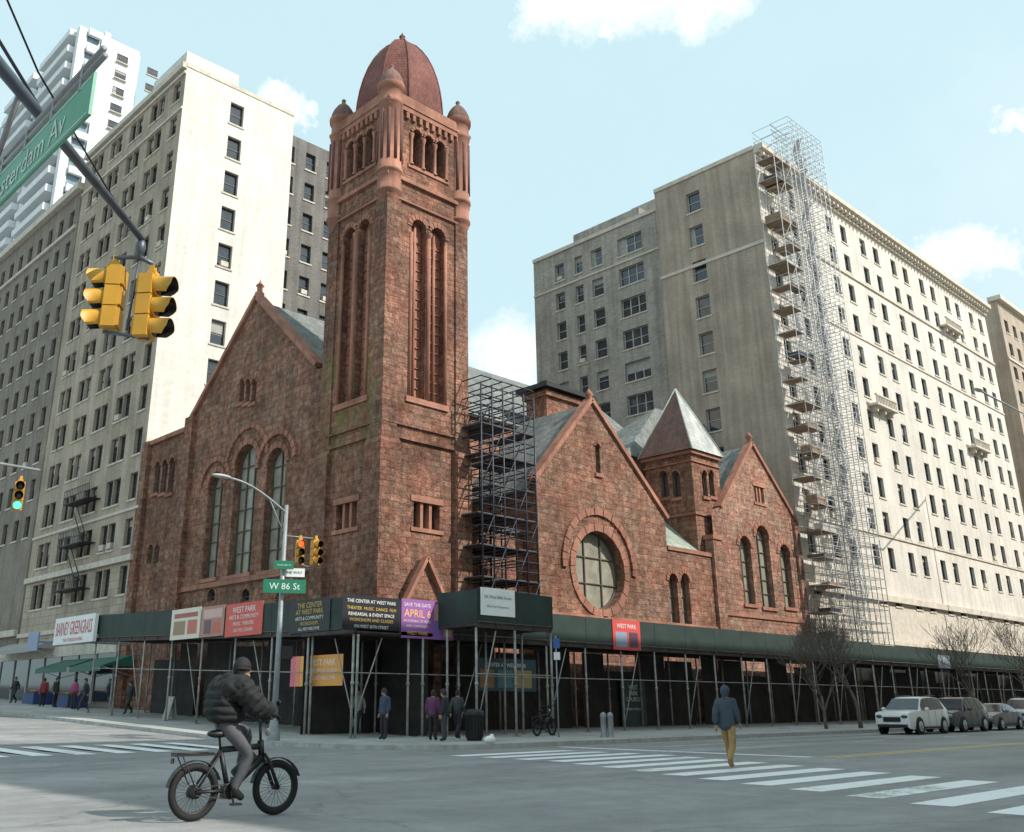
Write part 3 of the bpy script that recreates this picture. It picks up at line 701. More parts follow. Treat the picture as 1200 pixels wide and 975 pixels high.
for z,h,p in ((zt-.5,.5,.35),(zt-1.0,.25,.15),(10.5,.4,.25),(14,.2,.1),(zt-4.3,.2,.12),(6.3,.3,.2)):
    mb=MB();mb.box(U1-p,v0,z,U1-.003,v1,z+h);mb.build('cornice',M['cornice'],L1)
mb=MB();mb.box(U1,v0-.06,zt-.35,ue,v0-.003,zt);mb.build('parapet_coping',M['cornice'],L1)
mb=MB();mb.box(ue-9,v0+3,zt-.6,ue-4,v0+9,zt+3.5);mb.build('roof_house',M['lwhite'],L1)
flush_windows(L1,wins)
fe=MB()
for k in range(3):
    z=9.2+k*3.22;va_=v0+6.5
    for zz_ in (z,z+.5,z+1.0):fe.bar((U1-1.0,va_,zz_),(U1-1.0,va_+4.5,zz_),.05);
    fe.box(U1-1.0,va_,z-.05,U1-.01,va_+4.5,z)
    for q in range(16):fe.bar((U1-1.0,va_+q*.3,z),(U1-1.0,va_+q*.3,z+1.0),.03)
    if k<2:
        for zz_ in (.35,.75):fe.bar((U1-zz_,va_+.6,z),(U1-zz_,va_+3.6,z+3.22),.05)
fe.build('fire_escape',M['black'],L1)
w1=v1+.4;zt2=pu(88,230,U1)[1];w2=w1+32
L2=empty('apartment_building',(U1,w1,gz(w1)),'lower grey brown apartment block at the left edge of the photo','building')
wins=[];holes=[]
for k in range(12):
    a=w1+1.5+k*2.6
    for j in range(10):
        z=zt2-3.4-j*3.2;wins.append(('u',U1,a,z,1.1,1.8));holes.append((a-.55,a+.55,z,z+1.8))
mb=MB();facade(mb,'u',U1,w1,w2,0,zt2,holes,.25,0);mb.face([(U1,w1,0),(40,w1,0),(40,w1,zt2),(U1,w1,zt2)],1);shell(mb,U1,w1,40,w2,0,zt2,0)
mb.build('wall',[M['l2brick'],M['lbrick']],L2)
for q in ((U1-.5,w1-.2,zt2,U1+1,w2,zt2+.7),(U1-.2,w1,zt2-3.9,U1-.003,w2,zt2-3.6),(U1-.3,w1,6.5,U1-.003,w2,7)):
    mb=MB();mb.box(*q);mb.build('cornice',M['cornice'],L2)
flush_windows(L2,wins)
VM=96;um,zm=pv(94,32,VM);um1=pv(166,62,VM)[0]
L3=empty('high_rise_tower',(um,VM,gz(VM)),'white modern high rise with stacked balconies behind the left blocks','tower')
mb=MB();mb.box(um+.6,VM+.3,0,um1,VM+45,zm);mb.build('curtain_wall',M['mglass'],L3)
mb=MB();mb.box(um+3.5,VM,0,um1-.3,VM+.29,zm+.5);mb.box(um,VM,0,um+1.2,VM+1.2,zm+.4);mb.box(um+.1,VM+14,0,um+.59,VM+16,zm);mb.box(um+.1,VM+30,0,um+.59,VM+33,zm);mb.box(um+6,VM+6,zm,um1-3,VM+20,zm+6);mb.build('wall',M['modern'],L3)
z=zm-.8
for k in range(24):
    mb=MB();mb.box(um-.9,VM+1.5,z,um+.6,VM+13.8,z+1.1);mb.box(um-.9,VM+16.3,z,um+.6,VM+29.8,z+1.1);mb.box(um+1.3,VM-.6,z,um+3.4,VM-.01,z+1.1)
    mb.build('balcony',M['modern'],L3);z-=3.0
wins=[]
for j in range(16):
    for k in (0,1):wins.append(('v',VM-.32,um+7+k*5,zm-3-j*3,1.8,1.5))
flush_windows(L3,wins)
VR=4.5
ur=pv(945,700,VR)[0];zr_=pv(881,170,VR)[1];ur1=pv(1152,362,VR)[0]
R1=empty('apartment_building',(ur,VR,.1),'large cream brick apartment block with brown side wall right of the church','building')
wins=[];wins2=[];holes=[];nc=15;pitch=3.13;rows=int((zr_-9)/pitch)
for k in range(nc):
    a=ur+2.2+(ur1-ur-4.0)*k/(nc-1)+(.3 if k%2 else -.3)
    for j in range(rows):
        z=zr_-4.0-j*pitch;wins.append(('v',VR,a,z,1.2,1.85));holes.append((a-.6,a+.6,z,z+1.85))
mb=MB();lo=[h for h in holes if h[2]<10];hi=[h for h in holes if h[2]>=10]
facade(mb,'v',VR,ur,ur1,0,9.6,lo,.25,2);facade(mb,'v',VR,ur,ur1,9.6,zr_,hi,.25,0)
vs1=pu(766,218,ur)[0]
hu=[];wa=pu(817,285,ur)[0]
for j in range(11):
    z=zat(ur,wa,248)-j*3.45 if j==0 else z-3.45
    wins2.append(('u',ur,wa,z,1.4,2.0));hu.append((wa-.7,wa+.7,z,z+2.0))
facade(mb,'u',ur,VR,vs1,0,zr_,hu,.25,1)
us=ur+1.0;vs2=pu(625,305,us)[0];zs_=pu(762,246,us)[1];hu=[]
cols=[(656,325,1.2),(678,316,1.0),(699,306,1.4),(738,292,2.9)]
for x,y,ww in cols:
    a=pu(x,y,us)[0];z=zs_-3.6
    for j in range(11):
        wins2.append(('u',us,a,z,ww,1.9));hu.append((a-ww/2,a+ww/2,z,z+1.9));z-=3.25
facade(mb,'u',us,vs1,vs2,0,zs_,hu,.25,3)
mb.face([(ur,vs1,0),(us,vs1,0),(us,vs1,zr_),(ur,vs1,zr_)],1)
shell(mb,ur,VR,ur1,vs1,0,zr_,0);shell(mb,us,vs1,ur1,vs2,0,zs_,3);mb.face([(ur,vs1,zs_-1),(ur1,vs1,zs_-1),(ur1,vs1,zr_),(ur,vs1,zr_)],1)
mb.build('wall',[M['rbrick'],M['ddbrick'],M['cornice'],M['gbrick']],R1)
for z,h,p in ((zr_-.5,.5,.9),(zr_-.8,.3,.5),(zr_-1.2,.25,.25),(zr_-4.5-pitch*1,.25,.15),(9.5,.5,.35),(zr_-4.4-pitch*9,.2,.12),(6,.3,.2),(zr_-4.5-pitch*3,.18,.1)):
    mb=MB();mb.box(ur,VR-p,z,ur1,VR-.003,z+h);mb.build('cornice',M['cornice'],R1)
n=int((ur1-ur)/.8)
for k in range(n):
    mb=MB();mb.box(ur+.3+k*.8,VR-.75,zr_-1.05,ur+.55+k*.8,VR-.26,zr_-.8);mb.build('cornice_bracket',M['cornice'],R1)
for q in ((ur-.12,VR,zr_-.4,ur-.003,vs1,zr_),(us-.15,vs1,zs_-.4,us-.003,vs2,zs_),(ur-.08,VR,zr_-9.4,ur-.003,vs1,zr_-9.1),(us-.1,vs1,zs_-4.4,us-.003,vs2,zs_-4.2)):
    mb=MB();mb.box(*q);mb.build('string_course',M['cornice'],R1)
for q in ((ur+6,12,zr_-.6,ur+16,22,zr_+3),(us+2,vs1+4,zs_-.5,us+9,vs2-4,zs_+2.2)):
    mb=MB();mb.box(*q);mb.build('roof_house',M['gbrick'],R1)
for (x,y,n_) in ((1030,480,3),(1143,528,3),(1110,388,3)):
    a,z=pv(x,y,VR);mb=MB();mb.box(a-2.2,VR-.9,z-.1,a+2.2,VR-.01,z+.1)
    for k in range(13):mb.box(a-2.1+k*.34,VR-.85,z+.1,a-2.0+k*.34,VR-.75,z+.8)
    mb.box(a-2.2,VR-.9,z+.8,a+2.2,VR-.7,z+.95)
    for s in (-1.6,0,1.6):mb.box(a+s-.12,VR-.6,z-.6,a+s+.12,VR-.01,z-.1)
    mb.build('balcony',M['cornice'],R1)
flush_windows(R1,wins2,st='light',cap=40);flush_windows(R1,wins,cap=58)
r2=ur1+6;zf=zat(r2,VR,352)
R2=empty('apartment_building',(r2,VR,.1),'tan brick apartment block at the right edge beyond the cream block','building')
wins=[];holes=[]
for k in range(10):
    a=r2+2+k*3
    for j in range(14):
        z=zf-4-j*3.2;wins.append(('v',VR,a,z,1.3,1.8));holes.append((a-.65,a+.65,z,z+1.8))
mb=MB();facade(mb,'v',VR,r2,r2+34,0,zf,holes,.25,0);mb.face([(r2,VR,0),(r2,VR+30,0),(r2,VR+30,zf),(r2,VR,zf)],0);shell(mb,r2,VR,r2+34,VR+30,0,zf)
mb.face([(ur1,VR+2,0),(r2,VR+2,0),(r2,VR+2,14),(ur1,VR+2,14)],0)
mb.build('wall',M['rtan'],R2)
for q in ((r2-.3,VR-.6,zf,r2+34,VR+1,zf+.6),(r2,VR-.15,zf-8,r2+34,VR-.003,zf-7.7)):
    mb=MB();mb.box(*q);mb.build('cornice',M['cornice'],R2)
flush_windows(R2,wins)
for (a0,a1,b0,b1,h,lab) in ((-1.5,170,-110,-29,31,'brick apartment block on the near side of the cross street, unseen and added to shade the road'),(-90,-27.5,-120,-46,22,'brick apartment block behind the photographer, unseen and added for shade')):  # unseen blocks sized to shade the street, pale walls bounce light
    mb=MB();mb.box(a0,b0,0,a1,b1,h);o=empty('apartment_building',(a0,b0,0),lab,'building');mb.build('wall',M['lwhite'],o)
    mb=MB();mb.box(a0-.4,b0-.4,h,a1+.4,b1+.4,h+.7);mb.build('cornice',M['cornice'],o)
# ---------------------------------------------------------------- sidewalk sheds
def shed(label,ax,pl,a0,a1,z0,zb,zt_,wd,slope=False,back=True):
    g=(lambda a:gz(a)) if slope else (lambda a:0)
    root=empty('sidewalk_shed',FP(ax,pl,a0,z0),label,'sidewalk shed','sidewalk sheds around the church block')
    n=max(1,round((a1-a0)/2.9));st=(a1-a0)/n
    for i in range(n+1):
        a=a0+i*st
        for d in ((.12,wd-.5) if wd>2 else (.12,)):
            p=MB();b_=FP(ax,pl,a,z0+g(a),d);t_=FP(ax,pl,a,zb+g(a)-.02,d)
            p.tube([b_,t_],.05,8);p.box(b_.x-.12,b_.y-.12,b_.z,b_.x+.12,b_.y+.12,b_.z+.04)
            p.tube([b_+Vector((0,0,1.95)),b_+Vector((0,0,2.08))],.075,8)
            p.build('post',M['shedpost'],root)
        if i<n:
            if i%2==0:
                br=MB();br.tube([FP(ax,pl,a,z0+g(a)+.3,.12),FP(ax,pl,a+st*.5,zb+g(a)-.1,.12)],.028,6);br.build('brace',M['shedpost'],root)
            br=MB();br.tube([FP(ax,pl,a,z0+g(a)+2.4,.12),FP(ax,pl,a+st,z0+g(a+st)+2.4,.12)],.024,6);br.build('brace',M['shedpost'],root)
            pn=MB();e=.01
            P=[FP(ax,pl,a+e,zb+.25+g(a),0),FP(ax,pl,a+st-e,zb+.25+g(a+st),0),FP(ax,pl,a+st-e,zt_+g(a+st),0),FP(ax,pl,a+e,zt_+g(a),0)]
            Q=[FP(ax,pl,0,0,.05)-FP(ax,pl,0,0,0)+x for x in P]
            pn.add(P+Q,[(0,1,2,3),(4,5,6,7),(0,1,5,4),(2,3,7,6),(1,2,6,5),(0,3,7,4)])
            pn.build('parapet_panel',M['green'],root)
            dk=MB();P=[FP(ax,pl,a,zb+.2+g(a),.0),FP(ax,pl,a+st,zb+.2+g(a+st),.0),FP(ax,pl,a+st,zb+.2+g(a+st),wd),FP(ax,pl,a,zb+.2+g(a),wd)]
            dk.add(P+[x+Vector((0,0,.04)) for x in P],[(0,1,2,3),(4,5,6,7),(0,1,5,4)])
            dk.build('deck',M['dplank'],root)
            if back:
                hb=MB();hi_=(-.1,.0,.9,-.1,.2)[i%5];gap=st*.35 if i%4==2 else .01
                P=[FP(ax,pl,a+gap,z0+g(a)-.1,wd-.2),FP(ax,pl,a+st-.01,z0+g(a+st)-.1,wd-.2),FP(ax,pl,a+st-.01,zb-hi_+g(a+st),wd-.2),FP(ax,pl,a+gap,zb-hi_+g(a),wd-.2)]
                hb.face(P);hb.build('back_shade_board',M['shade_board'],root)  # added dark sheet in place of the shaded space below the deck
    for d in (.12,wd-.5):
        for i in range(n):
            bm_=MB();a=a0+i*st;bm_.bar(FP(ax,pl,a,zb+.09+g(a),d),FP(ax,pl,a+st,zb+.09+g(a+st),d),.12,.2);bm_.build('beam',M['beam'],root)
    bm_=MB()
    for i in range(n*2+1):
        a=a0+i*st/2;bm_.bar(FP(ax,pl,a,zb+.12+g(a),.02),FP(ax,pl,a,zb+.12+g(a),wd),.08,.14)
    bm_.build('joists',M['beam'],root)
    return root
ZB,ZT=4.0,5.45
bu0=pv(560,700,-2.4)[0];bu1=pv(646,700,-2.4)[0]
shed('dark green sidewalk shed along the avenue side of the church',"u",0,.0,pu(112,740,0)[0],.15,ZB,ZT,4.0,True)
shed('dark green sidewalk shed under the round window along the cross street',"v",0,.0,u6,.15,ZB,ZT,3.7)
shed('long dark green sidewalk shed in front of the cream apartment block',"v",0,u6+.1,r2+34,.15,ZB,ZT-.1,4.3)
zt_=zat(bu0,-2.4,690)
o=shed('projecting raised green shed box holding the white address banner',"v",-2.4,bu0,bu1,.15,ZB+.35,zt_,2.35,back=False)
for a in (bu0-.05,bu1+.01):
    pn=MB();pn.box(a,-2.4,ZB+.5,a+.04,0,zt_);pn.build('side_panel',M['green'],o)
BM={}
def cmat(c):
    k=tuple(c)
    if k not in BM:BM[k]=flat('printed_vinyl',c,.5,var=.06,scale=2)
    return BM[k]
def banner(label,ax,pl,x0,x1,yt,yb,col,texts=(),stripes=()):
    f=pv if ax=='v' else pu
    ym=(yt+yb)/2;a=sorted((f(x0,ym,pl)[0],f(x1,ym,pl)[0]));c=(a[0]+a[1])/2
    P=(lambda y:zat(c,pl,y)) if ax=='v' else (lambda y:zat(pl,c,y))
    z0,z1=P(yb),P(yt);W=a[1]-a[0];Hh=z1-z0
    root=empty('banner',FP(ax,pl,c,z0),label,'banner','banners on the sheds')
    mb=MB();fbox(mb,ax,pl,a[0],a[1],z0,z1,-.02,0);mb.build('sheet',cmat(col),root)
    r_=RV if ax=='v' else RU
    for (s,fx,fy,fw_,fh,tc_) in texts:
        o_=FP(ax,pl,c,z0+Hh*fy,-.028)+r_*((fx-.5)*W);textm(s,o_,r_,UP,W*fw_,Hh*fh,cmat(tc_),root)
    for (fx0,fx1,fy0,fy1,tc_) in stripes:
        mb=MB();b0,b1=(a[0]+W*fx0,a[0]+W*fx1) if ax=='v' else (a[1]-W*fx1,a[1]-W*fx0)
        fbox(mb,ax,pl,b0,b1,z0+Hh*fy0,z0+Hh*fy1,-.0245,-.021);mb.build('print',cmat(tc_),root)
    return root
WH=(.78,.78,.76);GD=(.62,.42,.1)
banner('white address banner on the projecting green shed box','v',-2.41,563,603,690,722,(.9,.9,.88),[('165 West 86th Street',.5,.68,.8,.24,(.03,.05,.15)),('West Park Presbyterian',.5,.32,.66,.18,(.1,.1,.2))])
banner('black banner with white and gold lettering at the shed corner','v',-.02,401,468,699,740,(.012,.012,.015),[('THE CENTER AT WEST PARK',.5,.84,.86,.15,WH),('THEATER  MUSIC  DANCE  FILM',.5,.64,.86,.12,GD),('REHEARSAL & EVENT SPACE',.5,.47,.8,.12,WH),('WORKSHOPS AND CLASSES',.5,.31,.76,.11,GD),('ON WEST 86TH STREET',.5,.13,.6,.1,WH)])
banner('purple banner beside the black one near the shed corner','v',-.02,470,531,704,749,(.30,.11,.34),[('SAVE THE DATE',.3,.86,.5,.1,WH),('APRIL 6',.3,.64,.5,.2,(.85,.5,.15)),('AN EVENING OF MUSIC',.3,.44,.52,.09,WH),('AND COMMUNITY',.3,.31,.42,.09,WH),('WEST PARK',.3,.14,.4,.1,(.85,.5,.15))],[(.62,.78,.5,.92,(.55,.28,.24)),(.8,.96,.36,.8,(.5,.3,.5)),(.62,.78,.08,.44,(.2,.13,.4)),(.8,.96,.08,.3,(.6,.35,.15))])
banner('black banner with gold lettering just left of the shed corner','u',-.02,340,387,702,741,(.015,.014,.012),[('THE CENTER',.5,.82,.8,.16,GD),('AT WEST PARK',.5,.62,.8,.15,GD),('ARTS & COMMUNITY',.5,.43,.76,.11,WH),('WORKSHOPS',.5,.27,.6,.11,GD),('ALL ARE WELCOME',.5,.11,.66,.09,WH)])
banner('bright red banner with small white lettering on the avenue shed','u',-.02,265,308,706,745,(.62,.09,.07),[('WEST PARK',.5,.8,.7,.18,WH),('ARTS & COMMUNITY',.5,.58,.8,.13,WH),('MUSIC  THEATER',.5,.38,.66,.11,WH),('ON THE CORNER',.5,.18,.6,.1,WH)])
banner('faded pink and brown picture banner on the avenue shed','u',-.02,236,263,710,746,(.4,.2,.16),(),[(.1,.9,.6,.9,(.6,.38,.33)),(.15,.45,.1,.55,(.14,.08,.09)),(.52,.85,.1,.45,(.5,.12,.08))])
banner('cream banner furthest left on the avenue shed','u',-.02,201,235,713,749,(.66,.6,.5),(),[(.1,.9,.7,.85,(.35,.1,.08)),(.1,.5,.15,.6,(.3,.2,.12)),(.58,.9,.15,.6,(.5,.15,.1))])
banner('red event banner on the street shed right of the projecting box','v',-.02,718,750,727,762,(.58,.08,.07),[('WEST PARK',.5,.8,.7,.15,WH)],[(.1,.5,.1,.6,(.25,.3,.4)),(.58,.9,.1,.6,(.1,.05,.08))])
banner('wide vivid orange banner hung inside the avenue shed near the corner','u',.35,341,402,768,804,(.78,.34,.07),[('WEST PARK',.62,.76,.5,.2,WH),('PRESBYTERIAN CHURCH',.62,.5,.56,.13,WH),('ALL ARE WELCOME',.62,.26,.5,.13,WH)],[(.0,.10,.0,1.0,(.7,.16,.22)),(.10,.20,.0,1.0,(.8,.25,.14)),(.2,.27,.0,1.0,(.85,.42,.08))])
banner('dark colourful banner hung under the projecting shed box','v',.5,556,628,772,810,(.03,.06,.08),[('CENTER AT WEST PARK',.5,.8,.85,.12,WH)],[(.08,.3,.1,.65,(.28,.14,.06)),(.36,.6,.1,.65,(.06,.17,.2)),(.66,.92,.1,.65,(.3,.23,.08))])
banner('dark notice board with white lettering beside the chapel door','v',3.3,728,757,796,860,(.03,.06,.065),[('WEST',.5,.85,.5,.08,WH),('PARK',.5,.74,.5,.08,WH),('CHURCH',.5,.63,.6,.08,WH),('SUNDAY WORSHIP',.5,.45,.7,.05,WH)])
banner('small blue grey notice far along the long shed','v',-.02,1099,1113,768,783,(.3,.33,.36))
# ---------------------------------------------------------------- pipe scaffolds
def scaffold(label,u0,u1,v0,v1,z0,z1,nb,mat,lift=2.0,deckevery=1,stairs=None,r=.035,planks='plank',diag=3,half=True,prob=.85):
    root=empty('scaffold',(u0,v0,z0),label,'scaffold')
    st=(u1-u0)/nb
    for i in range(nb+1):
        for v in (v0,v1):
            m_=MB();m_.tube([(u0+i*st,v,z0),(u0+i*st,v,z1-random.random()*1.2*(v==v1))],r,6);m_.build('standard',mat,root)
    nl=int((z1-z0)/lift)
    for j in range(nl+1):
        z=z0+j*lift;m_=MB()
        for v in (v0,v1):
            for h in ((.05,.55,1.05) if half else (.05,1.0)):m_.tube([(u0,v,z+h),(u1,v,z+h)],r*.75,5)
        for i in range(nb+1):
            for h in (.05,1.05):m_.tube([(u0+i*st,v0,z+h),(u0+i*st,v1,z+h)],r*.75,5)
        for i in range(nb):
            if j<nl and (i+j)%diag==0:m_.tube([(u0+i*st,v0-.03,z+.1),(u0+(i+1)*st,v0-.03,z+lift)],r*.6,5)
        m_.build('lift_frame',mat,root)
        if j%deckevery==0 and j<nl:
            for i in range(nb):
                if stairs and i in stairs:continue
                if random.random()<prob:
                    d_=MB();e=random.random()*.5-.2
                    d_.box(u0+i*st+.03-max(0,e),v0+.02,z+.08,u0+(i+1)*st-.03+e,v1-.02,z+.13);d_.build('deck',M[planks],root)
        if stairs and j<nl:
            s_=MB()
            for i in stairs:
                a,b_=(u0+i*st,u0+(i+1)*st) if j%2 else (u0+(i+1)*st,u0+i*st)
                for vv in (v0+.15,v0+.75):s_.bar((a,vv,z+.1),(b_,vv,z+lift),.04,.1)
                s_.tube([(a,v0+.15,z+1.0),(b_,v0+.15,z+lift+.9)],r*.7,5)
                for q in range(8):
                    f_=(q+.5)/8;x=a+(b_-a)*f_;s_.box(x-.1,v0+.15,z+.1+(lift-.1)*f_,x+.1,v0+.75,z+.13+(lift-.1)*f_)
            s_.build('stair',mat,root)
    return root
sa=pv(565,600,2.4)[0];sb=pv(629,600,2.4)[0]
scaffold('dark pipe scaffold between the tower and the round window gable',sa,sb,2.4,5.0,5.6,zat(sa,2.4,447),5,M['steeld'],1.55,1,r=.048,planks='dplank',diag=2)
s1=pv(1040,720,2.5)[0]
scaffold('tall pale steel stair scaffold climbing the corner of the cream apartment block',ur+2.7,s1,2.3,4.0,5.6,zat(ur+3,2.3,140),7,M['steel'],1.7,30,stairs=[2],r=.034,diag=5,half=True)
sc=scaffold('narrow scaffold with loaded timber decks on the corner of the cream block',ur-.4,ur+2.4,2.5,4.2,5.6,zat(ur,2.5,160),2,M['steel'],2.0,1,r=.032,planks='plank',diag=2,prob=.6)
for k in range(0,20,1):
    z=5.6+k*2+.14;a=ur-.4+random.random()*.7
    if random.random()<.25:continue
    m_=MB();m_.box(a,2.6,z,a+1.0+random.random()*1.3,3.2+random.random()*.8,z+.1+random.random()*.6);m_.build('stacked_planks',M[random.choice(['plank','wframe','dplank','steeld'])],sc)
# ---------------------------------------------------------------- signals, poles, signs
def signal_mb(lit=None):
    parts={'housing':MB(),'visor':MB(),'lens':MB()}
    h=parts['housing']
    for k in range(3):
        z=k*.35;h.box(-.17,-.02,z+.01,.17,.2,z+.34);h.box(-.15,.2,z+.03,.15,.24,z+.32)
        h.tube([(0,-.02,z+.175),(0,-.06,z+.175)],.155,20)
        v=parts['visor'];n=18
        vs_=[];fs_=[]
        for i in range(n+1):
            t=rad(-50)+rad(280)*i/n
            ln=.27-.12*max(0,-sin(t))
            for rr_ in (.15,.158):
                vs_.append((rr_*cos(t),-.06,z+.175+rr_*sin(t)));vs_.append((rr_*cos(t),-.06-ln,z+.175+rr_*sin(t)-.02))
        for i in range(n):
            b_=i*4;fs_+=[(b_+2,b_+3,b_+7,b_+6),(b_+1,b_+3,b_+7,b_+5)]
        v.add(vs_,fs_,0,True)
        v.add(vs_,[(i*4,i*4+1,i*4+5,i*4+4) for i in range(n)],1,True)
    h.box(-.08,-.02,1.05,.08,.12,1.12);h.box(-.05,.02,1.1,.05,.1,1.25)
    for k in range(3):
        z=k*.35+.175;parts['lens'].ell((0,-.07,z),(.14,.03,.14),14,8,m=1 if lit==k else 0)
    return parts
def signal(label,pos,rz,lit=None,sc=1.0,litm='lgreen',group='yellow traffic signals'):
    root=empty('traffic_signal',(0,0,0),label,'traffic light',group);p=signal_mb(lit)
    p['housing'].build('housing',M['yellow'],root);p['visor'].build('visor',[M['yellow'],M['black']],root);p['lens'].build('lens',[M['lens'],M[litm]],root)
    root.location=pos;root.rotation_euler=(0,0,rz);root.scale=(sc,)*3;return root
def face_to(d): return atan2(d.y,d.x)+pi/2
P1=at(166,280,12.5);P0=at(0,75,12.5*.4595/.63);zz=P1.z
P0.z=zz;dr=(P1-P0).normalized();PB=P0-dr*6
mast=empty('traffic_signal_mast',(PB.x,PB.y,0),'dark steel traffic signal mast arm reaching in from the upper left','signal mast')
m_=MB();m_.tube([(PB.x,PB.y,.1),(PB.x,PB.y,3),(PB.x,PB.y,zz+1.5)],[.15,.13,.1],14);m_.lathe((PB.x,PB.y,0),[(.35,0),(.35,.1),(.22,.6),(.16,.7)],14);m_.build('pole',M['mast'],mast)
m_=MB();m_.tube([PB,P0,P1],[.1,.07,.045],12);m_.tube([PB+Vector((0,0,1.3)),P0+dr*1.0+Vector((0,0,.03))],.02,6);m_.build('mast_arm',M['mast'],mast)
ss=.82
m_=MB();m_.tube([P1,P1-Vector((0,0,.3))],.035,8);m_.ell(P1-Vector((0,0,.12)),(.07,.07,.12),8,6)
hA=at(131,310,12.5);hB=at(183,322,12.4)
tA=P1.z-.20;tB=P1.z-.34
hA.z=tA;hB.z=tB
m_.tube([Vector((hA.x,hA.y,tA-.02)),P1-Vector((0,0,.26)),Vector((hB.x,hB.y,tB-.02))],.03,8)
m_.tube([Vector((hA.x,hA.y,tA-1.25*ss-.03)),Vector((hB.x,hB.y,tB-1.25*ss-.0))],.024,8);m_.tube([P1-Vector((0,0,.3)),(hA+hB)/2-Vector((0,0,1.25*ss-.05))],.016,6)
m_.build('hanger_bracket',M['mast'],mast)
signal('big yellow traffic signal hanging left, visors turned left',(hA.x,hA.y,tA-1.25*ss),face_to(-RT*.99-FW*.1),sc=ss)
signal('big yellow traffic signal hanging right, visors turned right',(hB.x,hB.y,tB-1.25*ss),face_to(RT*.98-FW*.12),sc=ss)
B=at(107,108,8.1);uS=B.x;zS=B.z
vA=B.y+2.6;hs=.21
sg=empty('street_name_sign',(uS,(B.y+vA)/2,zS-hs),'large green avenue name sign hanging from the mast at upper left','street sign')
m_=MB();m_.box(uS,B.y,zS-hs,uS+.03,vA,zS+hs,0);m_.build('sign_board',M['tgreen'],sg)
for c_ in (zS+hs-.04,zS-hs+.025):
    m_=MB();m_.box(uS-.004,B.y+.03,c_,uS-.001,vA-.03,c_+.013);m_.build('sign_border',M['fade'],sg)
textm('Amsterdam Av',(uS-.006,(B.y+vA)/2+.28,zS),RU,UP,2.1,.27,M['fade'],sg)
m_=MB();m_.tube([(uS+.02,B.y-.15,zS+.30),(uS+.02,vA+.3,zS+.30)],.028,8);m_.tube([(uS+.02,B.y-.1,zS+.40),(uS+.02,vA+.3,zS+.40)],.03,8)
for k in range(4):m_.bar((uS+.015,B.y+.3+k*.65,zS+.17),(uS+.015,B.y+.3+k*.65,zS+.42),.04)
m_.tube([(uS+.02,vA+.1,zS+.35),P0+dr*.4],.03,8)
m_.build('sign_bracket',M['pole'],sg)
m_=MB();pa,pb,pc=at(5,-8,9),at(45,85,9.6),at(128,225,11.5);m_.tube([pa+(pa-pb)*2,pa,pb,pc,P1],.012,6);tag(m_.build('signal_cable',M['black'],loc=P1),'thin black cable sagging along the signal mast at upper left','cable')
q=pu(19,600,-12)
tl=empty('traffic_signal_mast',(-18,q[0],gz(q[0])),'thin signal arm at the left edge above the avenue','signal mast')
zq=zat(-12,q[0],548);m_=MB();m_.tube([(-18,q[0],gz(q[0])),(-18,q[0],zq+.5)],.1,10);m_.tube([(-18,q[0],zq+.1),(-11.4,q[0],zq)],.05,8);m_.build('mast_arm',M['pole'],tl)
signal('small yellow traffic signal at the left edge showing green',(-12,q[0],zat(-12,q[0],598)),face_to(CAM-Vector((-12,q[0],0))),lit=0)
lp=pg(320,868,.15);lp.z=.15
lpz=zat(lp.x,lp.y,592)
lo=empty('street_lamp',(lp.x,lp.y,.15),'grey street lamp with curved arm at the church corner kerb','street lamp')
m_=MB();m_.tube([(lp.x,lp.y,.15),(lp.x,lp.y,3),(lp.x,lp.y,lpz)],[.12,.1,.075],12);m_.lathe((lp.x,lp.y,.15),[(.24,0),(.24,.25),(.17,.45),(.13,.9)],10);m_.build('pole',M['pole'],lo)
ex,ez=pv(268,560,lp.y);m_=MB();pts=[]
for k in range(11):
    t=k/10;pts.append((lp.x+(ex-lp.x)*t,lp.y,lpz-.3+(ez-lpz+.3)*sin(t*pi/2)))
m_.tube(pts,.045,8);m_.tube([(lp.x,lp.y,lpz-1.2),pts[3]],.02,6);m_.build('lamp_arm',M['pole'],lo)
m_=MB();m_.ell((ex-.3,lp.y,ez+.02),(.42,.15,.08),14,8);m_.build('lamp_head',M['wframe'],lo)
def onpole(px,py,off=0):
    a,z=pv(px,py,lp.y+off);return a,z
a1_,z1_=onpole(351,662);signal('yellow traffic signal on the corner lamp post, left of the pair',(a1_,lp.y,z1_),face_to(CAM-lp+RT*8),lit=2,litm='lred',sc=.92)
a2_,z2_=onpole(370,662);signal('yellow traffic signal on the corner lamp post, right of the pair',(a2_,lp.y,z2_),face_to(CAM-lp+RT*30),sc=.92)
m_=MB();m_.tube([(lp.x,lp.y,z1_+1.05),(a2_,lp.y+.15,z1_+1.12)],.025,6);m_.tube([(lp.x,lp.y,z1_+.1),(a2_,lp.y+.15,z1_-.03)],.025,6);m_.build('signal_bracket',M['pole'],lo)
def psign(label,body,x0,x1,yt,yb,dy,col='sgreen',fw_=.72,fh=.5,tm='white'):
    c,zc=pv((x0+x1)/2,(yt+yb)/2,lp.y+dy);z0,z1=zat(c,lp.y+dy,yb),zat(c,lp.y+dy,yt)
    w_=(x1-x0)/F*36.5
    d=(RT*.98+FW*.2).normalized()
    o=empty('street_name_sign',(c,lp.y+dy,z0),label,'street sign');m_=MB();C_=Vector((c,lp.y+dy,(z0+z1)/2))
    m_.bar(C_-d*w_/2,C_+d*w_/2,.03,z1-z0);m_.build('sign_board',M[col],o)
    if body:textm(body,C_-Vector((-d.y,d.x,0))*.022,d,UP,w_*fw_,(z1-z0)*fh,M[tm],o)
psign('green W 86 St name sign facing the road on the lamp post','W 86 St',309,358,679,695,-.25)
psign('upper small green sign on the corner lamp post','Amsterdam Av',322,344,657,667,-.2)
